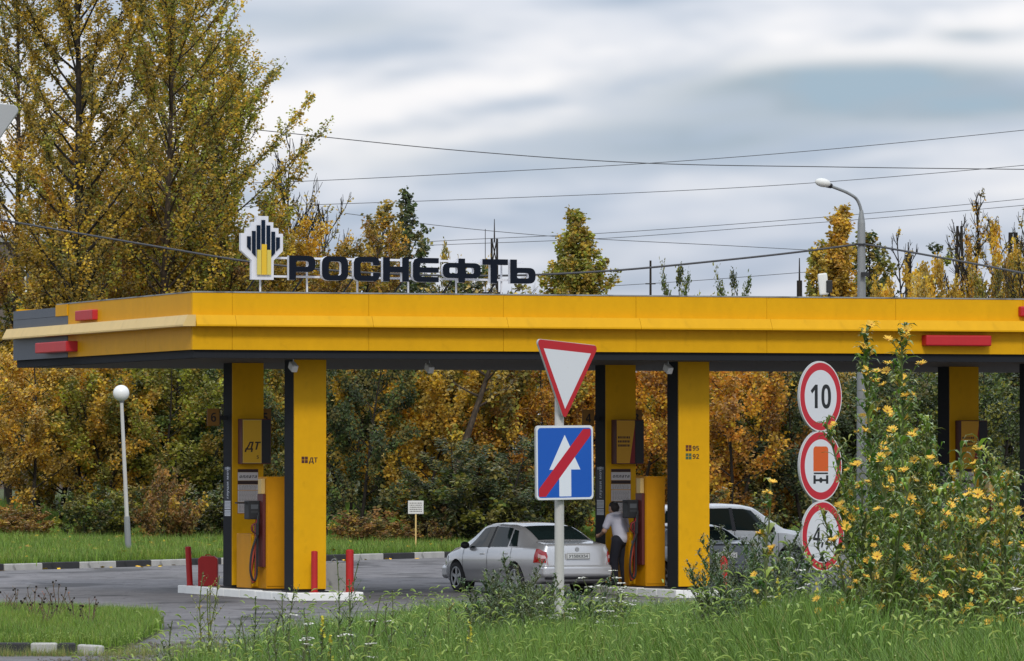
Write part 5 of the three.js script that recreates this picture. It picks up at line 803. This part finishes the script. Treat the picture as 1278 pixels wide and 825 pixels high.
{ // fallen leaves on the verge and at its kerb
  const r = rng(77), g = new THREE.PlaneGeometry(0.07, 0.1, 1, 2), p = g.attributes.position; for (let i = 0; i < p.count; i++) p.setZ(i, 0.02 * Math.abs(p.getX(i)) / 0.035); g.rotateX(-Math.PI / 2); g.computeVertexNormals();
  const n = 700, im = new THREE.InstancedMesh(g, std([1, 1, 1], 0.9, { side: THREE.DoubleSide }), n), m = new THREE.Matrix4(), q = new THREE.Quaternion(), e = new THREE.Euler(), c = new THREE.Color(), pal = [LEAF.gold, LEAF.ochre, LEAF.rust, LEAF.amber];
  for (let i = 0; i < n; i++) { let x, y, z; { const s = -4 + r() * 40, t = (r() < 0.10 ? -0.35 - 1.6 * r() * r() : 0.2 + 14 * r()); x = KA.x + KD.x * s + KN.x * t; z = KA.z + KD.z * s + KN.z * t; y = t < 0 ? 0.012 : farH(x, z) + 0.13; } q.setFromEuler(e.set((r() - 0.5) * 0.8, r() * 6.28, (r() - 0.5) * 0.8)); const k = 0.7 + 0.6 * r(); m.compose(V(x, y, z), q, V(k, k, k)); im.setMatrixAt(i, m); im.setColorAt(i, c.setRGB(...pal[i % 4])); }
  im.name = 'fallen_leaves'; scene.add(im); tag(im, 'fallen yellow leaves scattered on the verge and along the kerb', 'leaves', null, 'stuff');
}
// ---------------------------------------------------------------- weeds and flowers, each plant a thing
const herbMat = leafMat, stemMat = std([0.10, 0.12, 0.04], 0.9), dryStem = std([0.13, 0.09, 0.06], 0.95);
function leafBlade(o, p, dir, len, w, droop, col) {                        // lance-shaped leaf of four segments, folded along the midrib
  const side = V(-dir.z, 0, dir.x), b = o.pos.length / 3; let q = p.clone(), ang = 0.9 - droop * 0.4;
  for (let i = 0; i <= 4; i++) { const ww = w * [0.15, 0.8, 1, 0.62, 0.04][i]; o.pos.push(q.x - side.x * ww, q.y + ww * 0.25, q.z - side.z * ww, q.x, q.y, q.z, q.x + side.x * ww, q.y + ww * 0.25, q.z + side.z * ww); for (let k = 0; k < 3; k++) o.col.push(...col); const st = len / 4; q = q.clone().add(V(dir.x * Math.sin(ang) * st, Math.cos(ang) * st, dir.z * Math.sin(ang) * st)); ang += droop * 0.42; }
  for (let i = 0; i < 4; i++) { const a = b + i * 3; o.idx.push(a, a + 1, a + 3, a + 1, a + 4, a + 3, a + 1, a + 2, a + 4, a + 2, a + 5, a + 4); }
}
// daisy-like flower: thin ray petals round a domed middle
const petalMat = std([0.78, 0.47, 0.05], 0.7, { side: THREE.DoubleSide }), eyeMat = std(L3(150, 88, 22), 0.9), umbelMat = std(L3(214, 212, 200), 0.9, { side: THREE.DoubleSide }), spikeMat = std(L3(206, 196, 70), 0.9, { side: THREE.DoubleSide });
const flowerPetals = (() => { const gs = []; for (let i = 0; i < 12; i++) { const a = i / 12 * 6.283, g = new THREE.CircleGeometry(1, 6).scale(0.0075, 0.019, 1).translate(0, 0.026, 0); g.rotateX(-1.25 + (i % 3) * 0.12); g.rotateY(a); gs.push(strip(g)); } return mergeGeometries(gs); })(), flowerEye = new THREE.SphereGeometry(0.0095, 8, 5).scale(1, 0.6, 1);
function plant(opt) {
  const r = rng(opt.seed), stems = [], o = newOut(), tips = [];
  for (let s = 0; s < opt.stems; s++) {
    const a = r() * 6.28, sp = opt.spread * (0.3 + 0.7 * r()), H = opt.h * (s === 0 ? 1 : 0.62 + 0.36 * r()), pts = []; const lean = V(Math.cos(a), 0, Math.sin(a));
    for (let i = 0; i <= 5; i++) { const t = i / 5; pts.push(V(lean.x * sp * (0.25 + t * t) + (r() - 0.5) * 0.03, t * H - 0.05, lean.z * sp * (0.25 + t * t) + (r() - 0.5) * 0.03)); }
    const curve = new THREE.CatmullRomCurve3(pts); stems.push(new THREE.TubeGeometry(curve, 10, opt.stemR, 5)); tips.push(curve.getPoint(1));
    const n = Math.round(opt.leaves * H);
    for (let i = 0; i < n; i++) {
      const t = opt.from + (1 - opt.from) * (i + r()) / n, p = curve.getPoint(Math.min(1, t)), la = i * 2.2 + r() * 1.3, d = V(Math.cos(la), 0, Math.sin(la)), k = (opt.taper ? 1.15 - 0.65 * t : 1) * (0.7 + 0.5 * r()), c = opt.pal[Math.floor(r() * opt.pal.length)].map((v) => v * (0.75 + 0.5 * r()));
      leafBlade(o, p, d, opt.leafL * k, opt.leafW * k, opt.droop * (0.7 + 0.6 * r()), c);
      if (opt.side && r() < opt.side) { const L = (0.12 + 0.3 * r()) * (1.2 - t), e = p.clone().add(V(d.x * L * 0.7, L * 0.8, d.z * L * 0.7)); stems.push(rod(p, e, opt.stemR * 0.5, opt.stemR * 0.3, 4)); tips.push(e); const m = opt.sideLeaves || 5; for (let j = 0; j < m; j++) { const q = p.clone().lerp(e, (j + 1) / m), b = r() * 6.28; leafBlade(o, q, V(Math.cos(b), 0, Math.sin(b)), opt.leafL * 0.55 * k, opt.leafW * 0.55 * k, opt.droop, c); } }
    }
  }
  return { stem: mergeGeometries(stems.map(strip)), foliage: outGeo(o), tips, r };
}
function putPlant(name, opt, pos, label, category, group) {
  const p = plant(opt), g = thing(name, pos, label, category, group);
  part('stem', p.stem, opt.dry ? dryStem : stemMat, g); if (opt.leaves) part('foliage', p.foliage, herbMat, g);
  if (opt.flower === 'daisy') for (const t of p.tips.concat(p.tips.filter(() => p.r() < 0.3))) { if (p.r() > opt.bloom) continue; const f = part('flower_head', flowerPetals, petalMat, g); f.position.set(t.x + (p.r() - 0.5) * 0.05, t.y + 0.01, t.z + (p.r() - 0.5) * 0.05); f.rotation.set(0.9 * p.r() + 0.1, 0, (p.r() - 0.5) * 1.2); f.scale.setScalar(0.55 + 0.35 * p.r()); part('flower_eye', flowerEye, eyeMat, f); }
  if (opt.flower === 'umbel') for (const t of p.tips) { if (p.r() > opt.bloom) continue; const gs = []; for (let i = 0; i < 26; i++) { const a = p.r() * 6.28, q = Math.sqrt(p.r()) * 0.045; gs.push(strip(new THREE.CircleGeometry(0.006 + 0.004 * p.r(), 5).rotateX(-1.57 + (p.r() - 0.5)).translate(Math.cos(a) * q, 0.012 - q * q * 4 + p.r() * 0.006, Math.sin(a) * q))); } const f = part('flower_head', mergeGeometries(gs), umbelMat, g); f.position.copy(t); }
  if (opt.flower === 'spike') for (const t of p.tips) { if (p.r() > opt.bloom) continue; const gs = []; for (let i = 0; i < 30; i++) { const a = p.r() * 6.28, h = p.r(); gs.push(strip(new THREE.CircleGeometry(0.010, 5).rotateX(p.r() * 3).rotateY(a).translate(Math.cos(a) * 0.016 * (1.1 - h), -0.10 + h * 0.17, Math.sin(a) * 0.016 * (1.1 - h)))); } const f = part('flower_head', mergeGeometries(gs), spikeMat, g); f.position.copy(t); }
  if (opt.flower === 'burr') for (const t of p.tips) { if (p.r() > opt.bloom) continue; const f = part('seed_head', new THREE.IcosahedronGeometry(0.011 + 0.008 * p.r(), 1), M.barkDark, g); f.position.copy(t); }
  return g;
}
const HERB = { art: [L3(110, 136, 38), L3(136, 156, 48), L3(90, 118, 36), L3(156, 168, 62)], mug: [L3(86, 104, 48), L3(106, 120, 62), L3(70, 88, 40)], nettle: [L3(66, 96, 40), L3(82, 112, 46), L3(56, 82, 34)], yel: [L3(160, 160, 62), L3(134, 144, 54)], rust: [L3(176, 100, 44), L3(150, 84, 36), L3(160, 122, 60)] };
const onBank = (px, d) => { const p = at(px, 575, d); return [p.x, bankH(p.x, p.z) - 0.04, p.z]; };
// tall yellow flowering sunflower-like plants at the right: height from where the tip shows
const artich = (px, top, d, seed, label, extra = {}) => { const b = onBank(px, d), h = at(0, top, d).y - b[1]; return putPlant('yellow_flower_plant', { seed, h, stems: 3, spread: 0.18, stemR: 0.006, leaves: 22, from: 0.08, leafL: 0.17, leafW: 0.027, droop: 1.5, side: 0.5, sideLeaves: 5, pal: HERB.art, flower: 'daisy', bloom: 0.55, ...extra }, b, label, 'flower plant', 'yellow flowering plants by the sign'); };
artich(1092, 406, 28.5, 701, 'tallest yellow flower plant, its leafy tip left of the red block', { stems: 1, spread: 0.05, leaves: 52, leafL: 0.13, leafW: 0.018, bloom: 0.4, side: 0.7 });
artich(1138, 404, 28.2, 702, 'tall yellow flower plant with its leafy tip on the red block', { stems: 1, spread: 0.08, leaves: 52, leafL: 0.13, leafW: 0.018, bloom: 0.4, side: 0.7 });
[[1112, 468, 28.8, 'dense yellow flower plant below the two tallest tips'], [1085, 500, 29.5, 'yellow flower plant in front of the street lamp pole'], [1150, 462, 28.6, 'yellow flower plant left of the third pump'], [1170, 520, 28.4, 'yellow flower plant in front of the third column'], [1205, 545, 28.0, 'yellow flower plant in front of the third pump'], [1240, 540, 28.3, 'yellow flower plant right of the third pump'], [1268, 560, 27.6, 'yellow flower plant at the right picture edge'], [1130, 540, 27.4, 'leafy yellow flower plant in the middle of the clump'], [1190, 580, 27.0, 'lower yellow flower plant at the front of the clump'], [1225, 600, 26.6, 'lower yellow flower plant with umbels beside it'], [1255, 590, 27.0, 'lower yellow flower plant near the right edge'], [1100, 590, 27.0, 'leafy plant at the foot of the tallest yellow flowers'], [1160, 610, 26.5, 'broad leafy plant at the front of the flower clump'], [1080, 600, 28.6, 'thin yellow flower plant right of the round signs']].forEach(([px, top, d, label], i) => artich(px, top, d, 720 + i, label, { stems: 3 + (i % 3), spread: 0.16 + 0.03 * (i % 3), bloom: 0.17, leafL: 0.14, leafW: 0.015, leaves: 32, side: 0.6, spread: 0.2 + 0.04 * (i % 3) }));
artich(950, 595, 33, 760, 'yellow flowers floating in front of the white car', { stems: 2, leaves: 8, bloom: 1, spread: 0.12 }); artich(1070, 540, 30, 761, 'thin yellow flower stems just right of the tanker sign', { stems: 2, leaves: 8, bloom: 1 });
// grey green mugwort bushes
const weed = (name, kind, px, top, d, seed, label, extra = {}) => { const b = onBank(px, d), h = at(0, top, d).y - b[1]; return putPlant(name, { seed, h, stems: 5, spread: 0.3, stemR: 0.004, leaves: 30, from: 0.1, leafL: 0.09, leafW: 0.012, droop: 1.1, side: 0.75, sideLeaves: 8, pal: HERB[kind], ...extra }, b, label, 'weed', 'weeds on the near bank'); };
[[640, 690, 44, 'grey green mugwort bush left of the sign post'], [668, 702, 43, 'mugwort bush at the foot of the blue sign post'], [620, 708, 43.5, 'mugwort bush in front of the silver car wheel'], [655, 716, 42, 'low mugwort in front of the sign post'], [600, 735, 42, 'small mugwort beside the drive'], [735, 722, 43, 'mugwort tuft under the silver car bumper'], [915, 650, 41, 'dark mugwort bush in front of the dark car'], [945, 640, 40, 'tall mugwort in front of the white car'], [972, 662, 39, 'mugwort bush left of the round signs'], [985, 694, 38, 'mugwort bush at the foot of the round signs'], [1066, 672, 38, 'mugwort bush right of the round signs'], [930, 690, 39, 'mugwort in front of the dark car light'], [895, 700, 40, 'thin mugwort beside the red guard post'], [1092, 640, 34, 'leafy mugwort inside the yellow flower clump'], [1018, 722, 36, 'low mugwort covering the foot of the sign']].forEach(([px, top, d, label], i) => weed('mugwort', i % 3 === 2 ? 'nettle' : 'mug', px, top, d, 800 + i, label, { stems: 9 + (i % 3), spread: 0.28 + 0.05 * (i % 4), leaves: 36 }));
// nettles and thin weeds along the left front
[[252, 705, 35, 'yel', 'yellowish weed standing up in front of the pump island kerb'], [262, 722, 34.6, 'yel', 'second yellowish weed in front of the pump island kerb'], [310, 735, 34, 'nettle', 'thin dark weed below the diesel pump'], [355, 725, 35, 'mug', 'grey weed below the diesel column'], [428, 690, 35, 'nettle', 'dark leafy weed reaching up to the red guard post'], [440, 716, 34.4, 'nettle', 'lower dark weed beside the red guard post'], [490, 728, 36, 'mug', 'thin upright weed in front of the drive'], [395, 750, 33, 'nettle', 'nettle among the grass below the island'], [290, 760, 33, 'nettle', 'low nettle at the lower left of the bank'], [340, 757, 32.5, 'mug', 'low grey weed in the front grass'], [215, 765, 33, 'mug', 'small weed at the left foot of the bank'], [560, 742, 38, 'yel', 'pale weed beside the drive edge'], [520, 752, 36, 'nettle', 'low nettle beside the drive edge']].forEach(([px, top, d, kind, label], i) => weed(i % 2 ? 'weed' : 'tall_weed', kind, px, top, d, 840 + i, label, { stems: 2 + (i % 2), spread: 0.10, leaves: 26, leafL: 0.08, leafW: 0.016, side: 0.45, taper: true, sideLeaves: 4 }));
// white umbels, yellow spikes, a rusty dock
[[1222, 692, 27, 'white umbels at the lower right of the flower clump'], [1262, 688, 27, 'white umbels at the right picture edge'], [445, 735, 33, 'white umbel weed below the red guard post'], [700, 738, 42, 'white flowers at the foot of the sign post'], [755, 715, 42, 'pale flowers in front of the silver car bumper'], [775, 706, 43, 'pale flowers in front of the person'], [985, 690, 36, 'white umbel in front of the round signs'], [368, 760, 32, 'white umbel in the front grass']].forEach(([px, top, d, label], i) => weed('white_umbel', 'mug', px, top, d, 880 + i, label, { stems: 6, spread: 0.16, leaves: 9, leafL: 0.06, side: 0.3, flower: 'umbel', bloom: 0.8 }));
[[968, 722, 36, 'pale yellow flower spike below the dark car'], [1010, 728, 36, 'pale yellow flower spike below the round signs'], [1057, 730, 35, 'pale yellow flower spike right of the round signs'], [408, 772, 33, 'yellow toadflax in the front grass'], [577, 775, 33, 'yellow toadflax beside the drive']].forEach(([px, top, d, label], i) => weed('yellow_toadflax', 'mug', px, top, d, 900 + i, label, { stems: 2, spread: 0.05, leaves: 24, leafL: 0.05, leafW: 0.005, side: 0, flower: 'spike', bloom: 1 }));
[[1150, 712, 31, 'rusty dock plant below the flower clump'], [1135, 722, 31.5, 'smaller rusty dock plant below the flower clump'], [1095, 725, 33, 'rusty dock plant right of the round signs']].forEach(([px, top, d, label], i) => weed('dock_plant', 'rust', px, top, d, 910 + i, label, { stems: 4, spread: 0.16, leaves: 34, leafL: 0.07, leafW: 0.014 }));
// dry dark weeds on the traffic island
[[44, 728, 72, 'dry dark thistle on the traffic island'], [72, 722, 73, 'taller dry thistle on the traffic island'], [96, 735, 72, 'thin dry weed at the end of the traffic island'], [20, 730, 74, 'dry weed at the picture edge on the traffic island'], [112, 742, 71, 'small dry weed over the drive'], [58, 736, 70, 'dry stalks in the middle of the traffic island'], [5, 722, 75, 'dry stalks at the left picture edge']].forEach(([px, top, d, label], i) => { const p = at(px, 575, d), y = Math.max(0.05, islH(p.x, p.z)) - 0.04, h = at(0, top, d).y - y; putPlant('dry_weed', { seed: 930 + i, h, stems: 4, spread: 0.22, stemR: 0.006, leaves: 10, from: 0.2, leafL: 0.07, leafW: 0.008, droop: 1.4, side: 0.7, sideLeaves: 2, pal: HERB.rust.concat(HERB.nettle), dry: true, flower: 'burr', bloom: 0.5 }, [p.x, y, p.z], label, 'weed', 'dry weeds on the traffic island'); });
console.log('leaves', leafTotal);
scene.traverse((o) => { if (o.isMesh) { o.castShadow = true; o.receiveShadow = true; } });
renderer.render(scene, camera);
